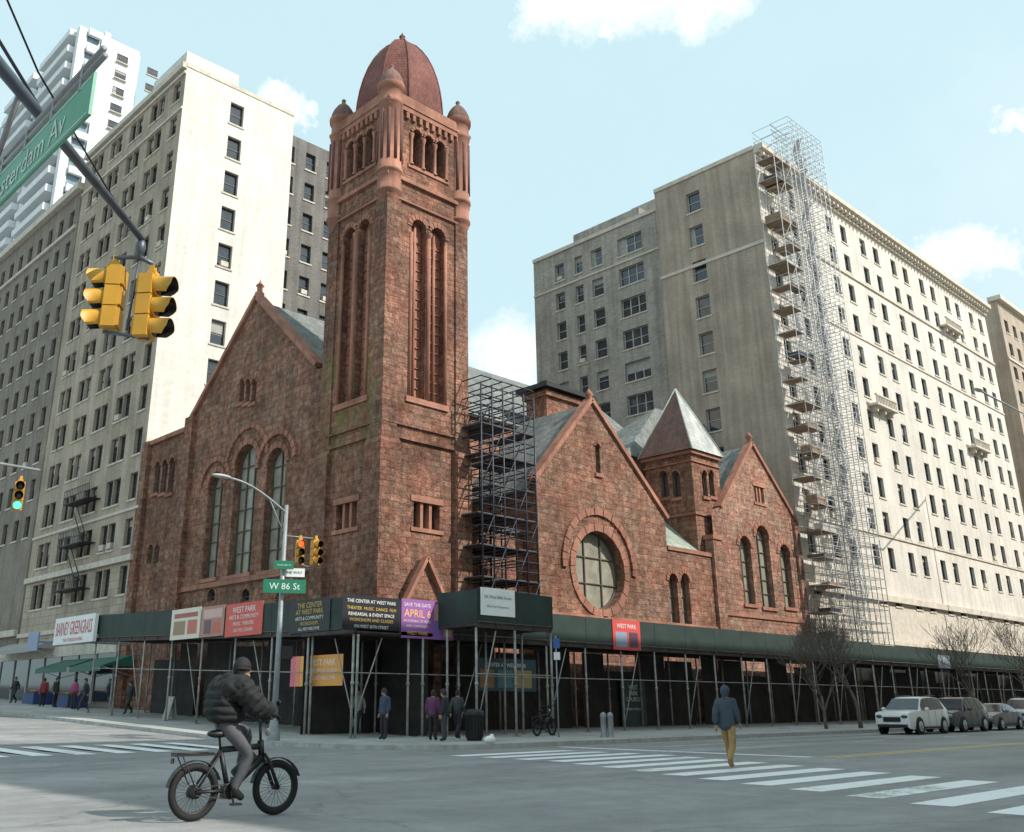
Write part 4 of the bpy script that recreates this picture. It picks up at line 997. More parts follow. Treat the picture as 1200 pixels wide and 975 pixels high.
psign('small white arrow sign between the green signs on the lamp post','ONE WAY',330,357,666,676,-.22,'white',.8,.5,'black')
psign('small black pedestrian signal box on the lamp post','',330,343,757,772,-.2,'black')
m_=MB();a,z=pv(1145,456,-7);b_=pv(1235,440,-7);o=empty('street_lamp',(b_[0],-6.6,.15),'grey street lamp arm reaching in at the right edge','street lamp')
m_.tube([(b_[0],-6.6,.15),(b_[0],-6.6,b_[1])],.09,10);m_.build('pole',M['pole'],o)
m_=MB();m_.tube([(b_[0],-6.6,b_[1]-.2),((a+b_[0])/2,-6.8,z+.3),(a+.6,-7,z)],.07,8);m_.build('lamp_arm',M['pole'],o)
m_=MB();m_.ell((a+.3,-7,z),(.65,.25,.13),12,8);m_.build('lamp_head',M['wframe'],o)
# ---------------------------------------------------------------- people
def skin_eval(vs,es,rs,root=0,sub=1):
    me=bpy.data.meshes.new('sk');me.from_pydata([tuple(v) for v in vs],es,[]);ob=bpy.data.objects.new('sk',me);COL.objects.link(ob)
    md=ob.modifiers.new('s','SKIN');md.use_smooth_shade=True
    for i,r in enumerate(rs):
        d=me.skin_vertices[0].data[i]
        d.radius=r if isinstance(r,tuple) else (r,r);d.use_root=(i==root)
    ss=ob.modifiers.new('u','SUBSURF');ss.levels=sub;ss.render_levels=sub
    bpy.context.view_layer.update();dg=bpy.context.evaluated_depsgraph_get();ev=ob.evaluated_get(dg);m2=ev.to_mesh()
    V=[v.co.copy() for v in m2.vertices];Fc=[tuple(p.vertices) for p in m2.polygons];ev.to_mesh_clear()
    bpy.data.objects.remove(ob);return V,Fc
def segd(p,a,b):
    ab=b-a;t=max(0,min(1,(p-a).dot(ab)/max(1e-9,ab.length_squared)));return (p-(a+ab*t)).length
STAND=dict(pel=(0,0,.95),sp=(0,0,1.16),ch=(.01,0,1.37),nk=(.02,0,1.5),h0=(.03,0,1.58),h1=(.04,0,1.68),
 shL=(0,.17,1.42),elL=(-.03,.22,1.14),wrL=(.06,.23,.88),shR=(0,-.17,1.42),elR=(-.03,-.22,1.14),wrR=(.06,-.23,.88),
 hiL=(0,.09,.9),knL=(.03,.1,.5),anL=(0,.1,.09),toL=(.15,.11,.045),hiR=(0,-.09,.9),knR=(.03,-.1,.5),anR=(0,-.1,.09),toR=(.15,-.11,.045))
WALK=dict(STAND,knL=(.2,.09,.52),anL=(.27,.09,.1),toL=(.41,.1,.07),knR=(-.03,-.09,.5),anR=(-.3,-.09,.2),toR=(-.2,-.1,.06),
 elL=(-.14,.22,1.16),wrL=(-.12,.22,.91),elR=(.05,-.22,1.14),wrR=(.22,-.2,.96),pel=(0,0,.93))
RIDE=dict(pel=(.31,0,1.1),sp=(.34,0,1.28),ch=(.42,0,1.5),nk=(.49,0,1.63),h0=(.52,0,1.7),h1=(.55,0,1.79),
 shL=(.43,.21,1.54),elL=(.62,.31,1.30),wrL=(.86,.27,1.22),shR=(.43,-.21,1.54),elR=(.62,-.31,1.30),wrR=(.86,-.27,1.22),
 hiL=(.36,.1,1.05),knL=(.76,.12,1.0),anL=(.66,.12,.6),toL=(.8,.12,.53),hiR=(.36,-.1,1.05),knR=(.66,-.13,.72),anR=(.46,-.13,.33),toR=(.61,-.14,.22))
NM=['pel','sp','ch','nk','h0','h1','shL','elL','wrL','shR','elR','wrR','hiL','knL','anL','toL','hiR','knR','anR','toR']
ED=[('pel','sp','t'),('sp','ch','t'),('ch','nk','t'),('nk','h0','s'),('h0','h1','s'),('ch','shL','t'),('shL','elL','t'),('elL','wrL','t'),('ch','shR','t'),('shR','elR','t'),('elR','wrR','t'),
 ('pel','hiL','p'),('hiL','knL','p'),('knL','anL','p'),('anL','toL','f'),('pel','hiR','p'),('hiR','knR','p'),('knR','anR','p'),('anR','toR','f')]
RD=dict(pel=(.13,.15),sp=(.115,.14),ch=(.12,.16),nk=.062,h0=.075,h1=.07,shL=.07,elL=.05,wrL=.036,shR=.07,elR=.05,wrR=.036,hiL=.105,knL=.078,anL=.06,toL=.045,hiR=.105,knR=.078,anR=.06,toR=.045)
PM={}
def pmat(nm,c,**k):
    key=(nm,tuple(c))
    if key not in PM:PM[key]=flat(nm,c,.8,var=.2,scale=8,objc=True,**k)
    return PM[key]
def person(label,pose,jac,pan,hair,loc,rz,sc=1.0,hat=None,hood=False,long=0,skin=(.42,.24,.17),sho=(.02,.02,.02),group=None,puff=0,grip=False):
    root=empty('person',(0,0,0),label,'person',group)
    V={k:Vector(v) for k,v in pose.items()}
    idx={n:i for i,n in enumerate(NM)}
    vs,fs=skin_eval([V[n] for n in NM],[(idx[a],idx[b]) for a,b,_ in ED],[RD[n] for n in NM],0,2)
    mb=MB();mi={'t':0,'p':1,'s':2,'f':3}
    for f in fs:
        c=sum((vs[i] for i in f),Vector())/len(f);best=min(ED,key=lambda e:segd(c,V[e[0]],V[e[1]]))
        k=mi[best[2]]
        if best[2]=='p' and min((c-V['anL']).length,(c-V['anR']).length)<.05:k=3
        mb.m.append(k);mb.s.append(True)
    mb.v=[tuple(v+mn.noise_vector(v*11)*.008) for v in vs];mb.f=list(fs)
    hd=(V['h0']+V['h1'])/2+Vector((.015,0,.01))
    mb.ell(hd,(.098,.078,.122),14,10,2);mb.ell(hd+Vector((.1,0,-.015)),(.022,.014,.024),8,6,2)
    mb.ell(hd+Vector((.075,0,-.075)),(.03,.035,.035),8,6,2);mb.ell(hd+Vector((.094,0,-.058)),(.008,.024,.006),8,4,4)
    for s in (-1,1):
        mb.ell(hd+Vector((-.005,s*.08,-.01)),(.02,.012,.033),8,6,2);mb.ell(hd+Vector((.088,s*.03,.015)),(.008,.013,.007),6,4,3)
    for s,wr,el in ((1,'wrL','elL'),(-1,'wrR','elR')):
        d=(V[wr]-V[el]).normalized()
        if grip:d=(d+Vector((.25,0,-.1))).normalized()
        a=d.cross(Vector((0,1,0))).normalized() if not grip else Vector((0,1,0))
        pc=V[wr]+d*.055
        nrm=d.cross(a).normalized();mb.tube([V[wr]-d*.01,pc-d*.02,pc+d*.03],[.03,.038,.035],8,4 if grip else 2)
        for k in range(4):
            o=pc+a*((k-1.5)*.02)+d*.025;l=[.032,.036,.034,.026][k]
            cur=(-nrm*.5*s if not grip else Vector((0,0,-1)))
            mb.tube([o,o+d*l+cur*.006,o+d*l*1.5+cur*.03,o+d*l*1.3+cur*.052],[.0105,.01,.009,.007],6,4 if grip else 2)
        o=pc-a*(.036*(s if grip else 1))-d*.015;mb.tube([o,o-a*(.02*(s if grip else 1))+d*.03,o-a*(.012*(s if grip else 1))+d*.055],[.012,.011,.008],6,4 if grip else 2)
    mb.build('body',[pmat('shirt_cloth',jac),pmat('trouser_cloth',pan),pmat('skin_tone',skin),pmat('shoe_leather',sho),pmat('dark_glove',(.02,.02,.022) if grip else (.25,.1,.08))],root)
    jn=['pel','sp','ch','shL','elL','wrL','shR','elR','wrR','nk'];ji={n:i for i,n in enumerate(jn)}
    JV={k:V[k].copy() for k in jn};JV['pel']=V['pel']+Vector((0,0,-.03-long*.25));JV['nk']=V['ch']+(V['nk']-V['ch'])*.8
    for s in ('L','R'):JV['wr'+s]=V['el'+s]+(V['wr'+s]-V['el'+s])*.92
    je=[('pel','sp'),('sp','ch'),('ch','nk'),('ch','shL'),('shL','elL'),('elL','wrL'),('ch','shR'),('shR','elR'),('elR','wrR')]
    g=.015+puff
    R2={'pel':(.15+g*.7,.175+g*.7),'sp':(.135+g*1.15,.155+g*1.15),'ch':(.135+g,.165+g),'nk':.08+g*.3,'shL':.08+g*.8,'elL':.06+g*.7,'wrL':.047+g*.4,'shR':.08+g*.8,'elR':.06+g*.7,'wrR':.047+g*.4}
    jv,jf=skin_eval([JV[n] for n in jn],[(ji[a],ji[b]) for a,b in je],[R2[n] for n in jn],0,2 if not grip else 4)
    jb=MB();out=[]
    for p in jv:
        n_=mn.noise_vector(p*9)*(.014+puff*.1)
        if puff>.03:
            best=min(je,key=lambda e:segd(p,JV[e[0]],JV[e[1]]));A_,B_=JV[best[0]],JV[best[1]];ab=(B_-A_)
            t=max(0,min(1,(p-A_).dot(ab)/ab.length_squared));q_=(p-(A_+ab*t));ss_=p.z if best[0] in('pel','sp') or best[1]=='nk' else (p-A_).dot(ab.normalized())
            if q_.length>.01:n_+=q_.normalized()*(.034*(abs(sin(ss_*pi/.10))**.6)-.015)
        out.append(p+n_)
    jb.add(out,jf,0,True);jb.build('jacket',pmat('jacket_fabric',jac,bump=.3),root)
    hb=MB()
    def hairshell(rx,ry,rz_,zc,cut,back):
        N=14;K=8;vs_=[];fs_=[]
        for i in range(K+1):
            ph=pi*cut*i/K
            for j in range(N):
                t=2*pi*j/N;x=rx*sin(ph)*cos(t);y=ry*sin(ph)*sin(t);z=rz_*cos(ph)
                if cos(t)>.2 and z<.03:z=.03+(z-.03)*.1
                if cos(t)<0 and i==K:z-=back
                vs_.append(hd+Vector((x-.01,y,z+zc)))
        for i in range(K):
            for j in range(N):fs_.append((i*N+j,i*N+(j+1)%N,(i+1)*N+(j+1)%N,(i+1)*N+j))
        hb.add(vs_,fs_,0,True)
    if hat:
        hairshell(.122,.102,.148,.01,.62,.04);hb.torus(hd+Vector((-.01,0,.005)),.1,.022,'Z',16,6);hb.build('hat',pmat('knit_hat',hat),root)
        if grip:
            cb=MB();cb.torus(V['nk']+Vector((-.03,0,.0)),.115,.062,'Z',20,8);cb.ell(V['nk']+Vector((-.13,0,-.02)),(.09,.14,.11),12,8);cb.build('hood',pmat('jacket_fabric',jac,bump=.3),root)
    elif hood:
        hairshell(.128,.108,.14,.005,.78,.06);hb.build('hood',pmat('hood_fabric',jac),root)
    else:
        hairshell(.11,.09,.132,.008,.62,.05);hb.build('hair',pmat('hair_strands',hair,bump=.4),root)
    root.location=loc;root.rotation_euler=(0,0,rz);root.scale=(sc,)*3
    return root
az=lambda d:atan2(d.y,d.x)
RC_=pg(224,963);hdg=(RT*cos(rad(40))+FW*sin(rad(40)));bz=az(hdg)
BK=empty('bicycle',(0,0,0),'black electric delivery bicycle ridden across the foreground','bicycle')
def wheel(x):
    w_=empty('wheel',(0,0,0),parent=BK)
    t=MB();t.torus((x,0,.33),.288,.042,'Y',44,10,0);t.build('tyre',M['rubber'],w_)
    t=MB();t.torus((x,0,.33),.25,.018,'Y',40,6,0);t.tube([(x,-.06,.33),(x,.06,.33)],.08 if x<.5 else .03,14,0);t.build('rim',M['black'],w_)
    t=MB()
    for k in range(28):
        a=2*pi*k/28;t.tube([(x,.025*(1 if k%2 else -1),.33),(x+.25*cos(a),0,.33+.25*sin(a))],.0024,4,0)
    t.build('spokes',M['steeld'],w_)
    t=MB();t.torus((x,.035,.33),.09,.004,'Y',20,5,0);t.build('brake_disc',M['steel'],w_)
for x in (0,1.14):wheel(x)
f=MB();bb=(.46,0,.32);st_=(.32,0,.80);hd0=(.91,0,.70);hd1=(.88,0,.9)
for p,q,r in ((bb,st_,.032),(bb,hd0,.055),(st_,(.89,0,.83),.038),(hd0,hd1,.04)):f.tube([p,q],r,10)
for s in (-.06,.06):
    f.tube([(0,s,.33),(bb[0],s*.6,.32)],.019,8);f.tube([(0,s,.33),(st_[0],s*.5,.78)],.016,8);f.tube([(1.14,s*1.1,.33),(.98,s*1.1,.66),(.92,s*.8,.74)],.024,8)
f.box(.38,-.055,.23,.55,.055,.38)
f.build('frame',M['black'],BK)
f=MB();f.tube([(.54,0,.50),(.80,0,.72)],.075,10);f.build('battery',M['black'],BK)
f=MB();f.tube([(st_[0],0,.78),(.29,0,.96)],.016,8);f.ell((.27,0,.99),(.15,.1,.05),12,8);f.build('saddle',M['black'],BK)
f=MB();f.tube([hd1,(.86,0,1.12)],.018,8);f.tube([(.84,-.33,1.17),(.91,-.2,1.17),(.88,0,1.13),(.91,.2,1.17),(.84,.33,1.17)],.014,8)
for s in (-1,1):f.tube([(.82,s*.34,1.17),(.91,s*.22,1.172)],.019,8);f.tube([(.89,s*.25,1.18),(.93,s*.3,1.32)],.006,6);f.ell((.93,s*.31,1.36),(.02,.06,.04),8,6)
f.ell((.95,0,1.16),(.03,.05,.07),8,6)
f.build('handlebar',M['black'],BK)
for x in (0,1.14):
    f=MB();pts=[(x+.355*cos(t),0,.33+.355*sin(t)) for t in [rad(20+150*k/10) for k in range(11)]]
    for k in range(10):f.bar(pts[k],pts[k+1],.08,.01,up=(Vector(pts[k])-Vector((x,0,.33))).normalized())
    f.build('mudguard',M['black'],BK)
f=MB();f.box(-.30,-.08,.74,.24,.08,.76);
for s in (-.08,.08):f.tube([(-.22,s,.75),(0,s,.34)],.008,6);f.tube([(-.30,s,.77),(.2,s,.77)],.008,6)
f.box(-.32,-.03,.66,-.30,.03,.72,1);f.build('rear_rack',[M['black'],M['lens']],BK)
f=MB();f.torus((bb[0],-.07,.32),.09,.008,'Y',24,6);f.tube([(.46,-.09,.32),(.5,-.1,.17)],.012,6);f.tube([(.46,.08,.32),(.56,.09,.45)],.012,6)
f.box(.44,-.19,.16,.57,-.1,.185);f.box(.58,.09,.44,.72,.18,.465);f.bar((0,-.07,.37),(.46,-.07,.41),.012);f.bar((0,-.07,.29),(.46,-.07,.23),.012)
f.build('crank_and_chain',M['frame'],BK)
f=MB();f.ell((.98,0,1.0),(.04,.05,.05),10,6);f.build('headlight',M['wframe'],BK)
BK.location=(RC_.x,RC_.y,.002);BK.rotation_euler=(0,0,bz);BK.scale=(1.04,)*3
person('person riding a bicycle in a black puffer jacket, grey trousers and dark cap',RIDE,(.009,.0095,.011),(.085,.085,.095),(.02,.02,.02),(RC_.x,RC_.y,.0),bz,1.05,hat=(.010,.010,.011),puff=.10,grip=True)
PP=pg(857,902)
person('person walking away over the zebra crossing in a blue grey jacket and mustard trousers',WALK,(.045,.06,.08),(.32,.2,.08),(.06,.035,.02),(PP.x,PP.y,.0),az(FW*.8+RT*.55),1.02,hood=True,puff=.012,long=.45,sho=(.25,.12,.05))
ppl=[(377,856,STAND,(.03,.03,.035),(.03,.03,.04),'person in dark coat standing under the shed left of the corner post',90),
(419,862,WALK,(.30,.30,.31),(.03,.035,.05),'person in a pale grey top walking beside the corner post',200),
(450,867,STAND,(.05,.06,.10),(.02,.02,.025),'person in a navy jacket standing alone right of the corner post',180),
(507,868,STAND,(.12,.04,.10),(.02,.02,.025),'person in a plum coat at left of the group by the projecting box',30),
(521,869,STAND,(.02,.02,.025),(.05,.05,.06),'person in a black coat in the middle of the group by the projecting box',120),
(536,867,WALK,(.05,.05,.055),(.02,.02,.03),'person in a charcoal jacket nearest the black litter bin',20),
(14,834,WALK,(.02,.02,.03),(.02,.03,.05),'person in dark clothes at the far left edge by the shop',200),
(48,835,STAND,(.30,.05,.06),(.02,.02,.03),'person in a red coat by the fruit stand',90),
(62,836,STAND,(.05,.06,.05),(.02,.02,.03),'person in an olive coat by the fruit stand',300),
(84,837,STAND,(.35,.06,.18),(.03,.03,.03),'person in a pink jacket right of the fruit stand',20),
(97,836,WALK,(.03,.04,.07),(.05,.05,.06),'person in a navy coat walking right of the pink jacket',170),
(150,838,WALK,(.04,.04,.045),(.03,.03,.035),'person in a dark jacket walking under the left end of the shed',190)]
for (x,y,ps,j,pn,lab,ang) in ppl:
    p=pg(x,y,.15)
    if x<200:p=Vector((1.2,pu(x,y,1.2)[0],0))
    person(lab,ps,j,pn,(.03,.02,.015),(p.x,p.y,gz(p.y)+.152),rad(ang),.97+random.random()*.06,hat=(.03,.03,.04) if x in(450,62,521) else None,long=random.choice([0,.5,.8]),puff=random.choice([0,.015]))
# ---------------------------------------------------------------- cars
def car(label,col,loc,rz,kind='suv'):
    root=empty('parked_car',(0,0,0),label,'car','cars parked along the kerb')
    paint=flat('car_paint',col,.22,var=.03,scale=1,objc=True,spec=.8)
    if kind=='suv':st=[(2.38,.70,.42,.80,.86,.66),(2.3,.84,.28,.97,1.0,.76),(1.9,.92,.24,1.03,1.07,.84),(1.15,.94,.24,1.08,1.13,.86),(.45,.95,.24,1.1,1.66,.70),(0,.95,.24,1.1,1.74,.69),(-1.0,.95,.24,1.12,1.75,.69),(-1.75,.94,.26,1.14,1.70,.68),(-2.2,.9,.3,1.12,1.2,.78),(-2.36,.82,.4,.9,.95,.72)]
    else:st=[(2.33,.66,.40,.62,.66,.6),(2.22,.82,.24,.78,.80,.7),(1.7,.88,.2,.88,.92,.78),(.95,.9,.2,.94,.98,.8),(.2,.9,.2,.96,1.38,.62),(-.3,.9,.2,.96,1.44,.6),(-.9,.9,.2,.97,1.40,.6),(-1.6,.89,.22,.98,1.04,.72),(-2.1,.86,.28,.95,.99,.7),(-2.3,.76,.4,.78,.82,.66)]
    body=MB();ring=[]
    for (x,w_,zb,zm_,zt_,wt) in st:
        ring.append([(x,-w_*.94,zb),(x,-w_,zb+.22),(x,-w_,(zb+zm_)/2+.06),(x,-w_*.97,zm_),(x,-wt,zt_-.04),(x,-wt*.8,zt_),(x,wt*.8,zt_),(x,wt,zt_-.04),(x,w_*.97,zm_),(x,w_,(zb+zm_)/2+.06),(x,w_,zb+.22),(x,w_*.94,zb)])
    K=12;body.add([p for r in ring for p in r],[(i*K+k,i*K+k+1,(i+1)*K+k+1,(i+1)*K+k) for i in range(len(ring)-1) for k in range(K-1)],0,True)
    body.face(ring[0],0);body.face(ring[-1],0)
    body.build('body',paint,root,sharp=28)
    def lerp(a,b,t):return tuple(a[i]+(b[i]-a[i])*t for i in range(3))
    def pane(a,b,c,d,n,nm,k=.92):
        q=[Vector(x) for x in (a,b,c,d)];cc=sum(q,Vector())/4;g=MB();g.face([cc+(x-cc)*k+Vector(n) for x in q]);g.build(nm,M['glass'],root)
    r3,r4=ring[3],ring[4];pane(r3[4],r3[7],r4[7],r4[4],(.035,0,.055),'windscreen',.94)
    for s in (3,8):
        o_=4 if s==3 else 7;ny=-1 if s==3 else 1
        for i in (4,5,6):
            if ring[i+1][o_][2]-ring[i+1][s][2]<.2:continue
            pane(ring[i][s],ring[i+1][s],ring[i+1][o_],ring[i][o_],(0,ny*.02,.006),'side_window')
        a_=ring[3][s];b_=ring[4][s];c_=ring[4][o_];pane(lerp(a_,b_,.35),b_,c_,lerp(ring[3][o_],c_,.45),(0,ny*.02,.006),'side_window')
    i=7 if kind=='suv' else 6;pane(ring[i][4],ring[i][7],ring[i+1][7],ring[i+1][4],(-.035,0,.055),'rear_window')
    for x in (1.45,-1.4):
        for s in (-1,1):
            w_=MB();y=s*(.87 if kind=='suv' else .83);R_=.37 if kind=='suv' else .33
            w_.tube([(x,y-.11,R_),(x,y+.11,R_)],R_,24,0);w_.tube([(x,y+s*.105,R_),(x,y+s*.118,R_)],R_*.66,16,1)
            for k in range(5):
                t=2*pi*k/5;w_.bar((x,y+s*.12,R_),(x+R_*.6*cos(t),y+s*.122,R_+R_*.6*sin(t)),.05,.02,1)
            w_.build('wheel',[M['rubber'],M['steel']],root)
            a=MB();a.torus((x,s*.93 if kind=='suv' else s*.885,R_),R_+.04,.04,'Y',24,6);a.build('wheel_arch',M['black'],root)
    fx=st[0][0];z_=st[0][3]
    for s in (-1,1):
        h=MB();h.ell((fx-.04,s*.6,z_+.02),(.1,.17,.09),10,6);h.build('headlight',M['glass'] if col[0]>.5 else M['wframe'],root)
        h=MB();h.ell((.75,s*(st[4][1]+.12),st[3][3]+.08),(.07,.12,.09),8,6);h.build('mirror',paint,root)
        h=MB();h.ell((-fx+.05,s*.7,z_+.15),(.05,.1,.12),8,6);h.build('tail_light',M['lens'],root)
    g=MB();g.box(fx-.02,-.42,z_-.22,fx+.03,.42,z_-.0);g.build('grille',M['black'],root)
    g=MB();g.box(fx-.05,-.72,.34,fx+.04,.72,.47);g.build('bumper',M['black'],root)
    g=MB();g.box(fx+.04,-.16,.47,fx+.05,.16,.56);g.build('number_plate',M['white'],root)
    for s in (-1,1):
        g=MB();g.box(-1.0,s*(st[5][1]-.01)-.02,.26,1.0,s*(st[5][1]-.01)+.02,.36);g.build('side_skirt',M['black'],root)
    for x in (.35,-.5,-1.3):
        for s in (-1,1):
            g=MB();g.box(x-.008,s*(st[5][1]+.002)-.004,.37,x+.008,s*(st[5][1]+.002)+.004,st[5][3]-.03);g.build('door_seam',M['black'],root)
    if kind=='suv':
        for s in (-1,1):
            g=MB();g.tube([(.3,s*.6,1.8),(-1.6,s*.6,1.8)],.025,6);g.build('roof_rail',M['black'],root)
    root.location=loc;root.rotation_euler=(0,0,rz);return root
for (u,v,c,k,lab) in ((28,-9.3,(.82,.82,.82),'suv','white sport utility car parked first in the row at right'),(33.7,-9.2,(.06,.065,.075),'suv','dark grey car parked behind the white one'),
   (39.2,-9.2,(.16,.17,.19),'sedan','slate grey sedan third in the parked row'),(44.6,-9.2,(.6,.6,.6),'suv','pale car fourth in the parked row at the right edge'),(50.2,-9.2,(.05,.05,.06),'sedan','dark sedan at the far end of the parked row')):
    car(lab,c,(u,v,.002),pi,k)
# ---------------------------------------------------------------- trees
def tree(label,base,h,seed,spread=.6):
    rng=random.Random(seed);root=empty('street_tree',base,label,'tree','bare street trees');tr=MB();cr=MB()
    def grow(p,d,l,r,lev):
        pts=[p];rs=[r];n=4
        for i in range(n):
            d=(d+Vector((rng.uniform(-1,1),rng.uniform(-1,1),rng.uniform(-.2,.8)))*.13).normalized();p=p+d*(l/n);pts.append(p);rs.append(max(.008,r*(1-.4*(i+1)/n)))
        (tr if lev<1 else cr).tube(pts,rs,7 if lev<2 else 4)
        if lev>=6:return
        nb=(4,4,3,3,2,2)[lev]
        for k in range(nb):
            i=rng.choice([2,3,4]) if k else 4
            a=Vector((rng.uniform(-1,1),rng.uniform(-1,1),rng.uniform(-.1,.6)))
            nd=(d*.85+a*spread*(1.3 if k else .5)).normalized()
            grow(pts[i],nd,l*rng.uniform(.66,.84),rs[i]*.68,lev+1)
    grow(Vector(base),Vector((0,0,1)),h*.27,h*.017,0)
    tr.build('trunk',M['bark'],root);cr.build('crown',M['bark'],root)
for (x,yt,vv,sd,lab) in ((1002,690,-5.2,3,'bare tree left of the white parked car'),(1140,705,-5.2,5,'bare tree standing behind the dark parked car'),(1210,700,-5.2,8,'bare tree at the right edge above the cars'),(962,715,-4.8,12,'thin bare tree closest to the church gable')):
    a=pv(x,800,vv)[0];tree(lab,(a,vv,.15),zat(a,vv,yt)-.15,sd)
# ---------------------------------------------------------------- street furniture
p=pg(556,868,.15);o=empty('litter_bin',(p.x,p.y,.15),'black cylindrical litter bin at the corner by the group of people','bin');m_=MB()
m_.lathe((p.x,p.y,.15),[(.0,.0),(.26,0),(.3,.1),(.33,.85),(.35,.87),(.35,.92),(.3,.92),(.28,.8)],18);
for k in range(18):
    t=2*pi*k/18;m_.bar((p.x+.31*cos(t),p.y+.31*sin(t),.25),(p.x+.34*cos(t),p.y+.34*sin(t),.98),.03,.012)
m_.build('bin_body',M['black'],o);m_=MB();m_.lathe((p.x,p.y,.15),[(.35,.925),(.34,1.0),(.22,1.08),(.14,1.08),(.14,1.0)],18);m_.build('lid',M['black'],o)
p=pg(574,871,.15);m_=MB();m_.ell((p.x,p.y,.26),(.22,.18,.13),12,8);m_.ell((p.x+.1,p.y,.36),(.08,.08,.09),8,6);tag(m_.build('rubbish_bag',M['white'],loc=(p.x,p.y,.15)),'small white rubbish bag beside the black litter bin','bag')
for i,(x,lab) in enumerate(((708,'grey cylindrical bollard left of the notice board'),(716,'grey cylindrical bollard nearer the notice board'))):
    p=pg(x,864,.15);m_=MB();m_.lathe((p.x,p.y,.15),[(.16,0),(.14,.05),(.12,.1),(.12,.75),(.14,.78),(.1,.9),(0,.95)],12);tag(m_.build('bollard',M['pole'],loc=(p.x,p.y,.15)),lab,'bollard','bollards on the pavement')
p=pg(655,864,.15);o=empty('parking_sign',(p.x,p.y,.15),'thin signpost with blue and white plates near the shed box','sign');m_=MB();zz=zat(p.x,p.y,745);m_.tube([(p.x,p.y,.15),(p.x,p.y,zz)],.03,8);m_.build('pole',M['pole'],o)
m_=MB();d=RT*.13;m_.bar(Vector((p.x,p.y-.04,zz-.3))-d,Vector((p.x,p.y-.04,zz-.3))+d,.02,.4);m_.build('sign_board',cmat((.03,.12,.35)),o);m_=MB();m_.bar(Vector((p.x,p.y-.04,zz-.8))-d,Vector((p.x,p.y-.04,zz-.8))+d,.02,.3);m_.build('sign_board',M['white'],o)
b2=dup(BK);q=pg(652,863,.15);b2.location=(q.x-.5,q.y+.6,.153);b2.rotation_euler=(0,0,.15);b2.scale=(1,1,1);b2['label']='black bicycle parked under the street shed near the signpost'
vv=pu(198,838,.8)[0];z0=gz(vv)+.15;m_=MB();m_.bar((.6,vv,z0),(.85,vv,z0+1.1),.6,.03,up=Vector((1,0,0)));m_.bar((1.1,vv,z0),(.87,vv,z0+1.1),.6,.03,up=Vector((1,0,0)))
tag(m_.build('sandwich_board',M['blind'],loc=(.8,vv,z0)),'leaning pale sandwich board under the avenue shed','sign')
va0,va1=pu(110,738,-.3)[0],pu(64,738,-.3)[0];c=(va0+va1)/2;z0,z1=zat(-.3,c,754),zat(-.3,c,722)
o=empty('shop_sign',(-.3,c,z0),'white shop sign with red lettering at the left end of the shed','shop sign');m_=MB();m_.box(-.3,va0,z0,-.1,va1,z1);m_.build('sign_board',M['white'],o)
for a in (va0,va1-.15):
    m_=MB();m_.box(-.1,a,z0+.2,4.6,a+.15,z0+.4);m_.build('bracket',M['pole'],o)
textm('BARNEY GREENGRASS',(-.31,c,(z0+z1)/2+.12),RU,UP,(va1-va0)*.9,(z1-z0)*.5,cmat((.5,.02,.02)),o,stretch=True);textm('THE STURGEON KING',(-.31,c,z0+.22),RU,UP,(va1-va0)*.6,.2,cmat((.5,.02,.02)),o)
def awning(label,x0,x1,y,col,up=.7,ud=2.6):
    a0,a1=sorted((pu(x0,y,ud)[0],pu(x1,y,ud)[0]));z=zat(ud,(a0+a1)/2,y);o=empty('awning',(4.6,(a0+a1)/2,z-1),label,'awning','shop awnings on the avenue');m_=MB()
    m_.add([(ud,a0,z),(ud,a1,z),(4.68,a1,z+up),(4.68,a0,z+up)],[(0,1,2,3)]);m_.add([(ud,a0,z),(4.68,a0,z),(4.68,a0,z+up)],[(0,1,2)])
    m_.build('canopy',cmat(col),o);m_=MB();m_.box(ud-.02,a0,z-.3,ud,a1,z-.002);m_.build('valance',cmat(tuple(c_*.8 for c_ in col)),o)
    for a in (a0,a1):
        m_=MB();m_.tube([(ud+.02,a,z),(4.68,a,z-.6)],.02,6);m_.build('awning_arm',M['steel'],o)
awning('green shop awning right of the pair by the fruit stand',118,82,781,(.02,.13,.085));awning('green shop awning left of the pair by the fruit stand',78,42,783,(.02,.11,.075));awning('pale grey shop awning at the left edge',34,-20,762,(.35,.35,.34))
m_=MB();vv0=v0+.5;m_.box(4.5,vv0,gz(vv0)+.6,4.66,vv0+24,4.6);o=empty('shopfront',(4.5,vv0,gz(vv0)),'dark glazed shopfront row at street level on the left','shopfront');m_.build('glass',M['glass'],o)
for k in range(9):
    m_=MB();m_.box(4.42,vv0+k*3,.3,4.5,vv0+k*3+.15,4.6);m_.build('mullion',M['wframe'],o)
m_=MB();m_.box(4.4,vv0,4.6,4.66,vv0+24,5.3);m_.build('fascia',M['cornice'],o)
for k,(x,lab) in enumerate(((30,'blue covered fruit stand at left under the awnings'),(70,'blue covered fruit stand under the right green awning'))):
    vv=pu(x,836,1.9)[0];z0=gz(vv)+.15;o=empty('fruit_stand',(1.9,vv,z0),lab,'stall','fruit stands');m_=MB();m_.box(1.9,vv-1,z0,3.2,vv+1,z0+.75);m_.build('skirt',cmat((.03,.06,.17)),o)
    m_=MB()
    for i in range(4):
        for j in range(2):
            for q in range(14):m_.ell((2.05+j*.6+random.random()*.35,vv-.85+i*.47+random.random()*.32,z0+.78+random.random()*.08),(.05,.05,.05),6,4,i%3)
    m_.build('fruit',[cmat((.5,.1,.03)),cmat((.5,.3,.03)),cmat((.12,.28,.04))],o)['kind']='stuff'
vv=pu(38,760,1.0)[0];zz=zat(1,vv,752)
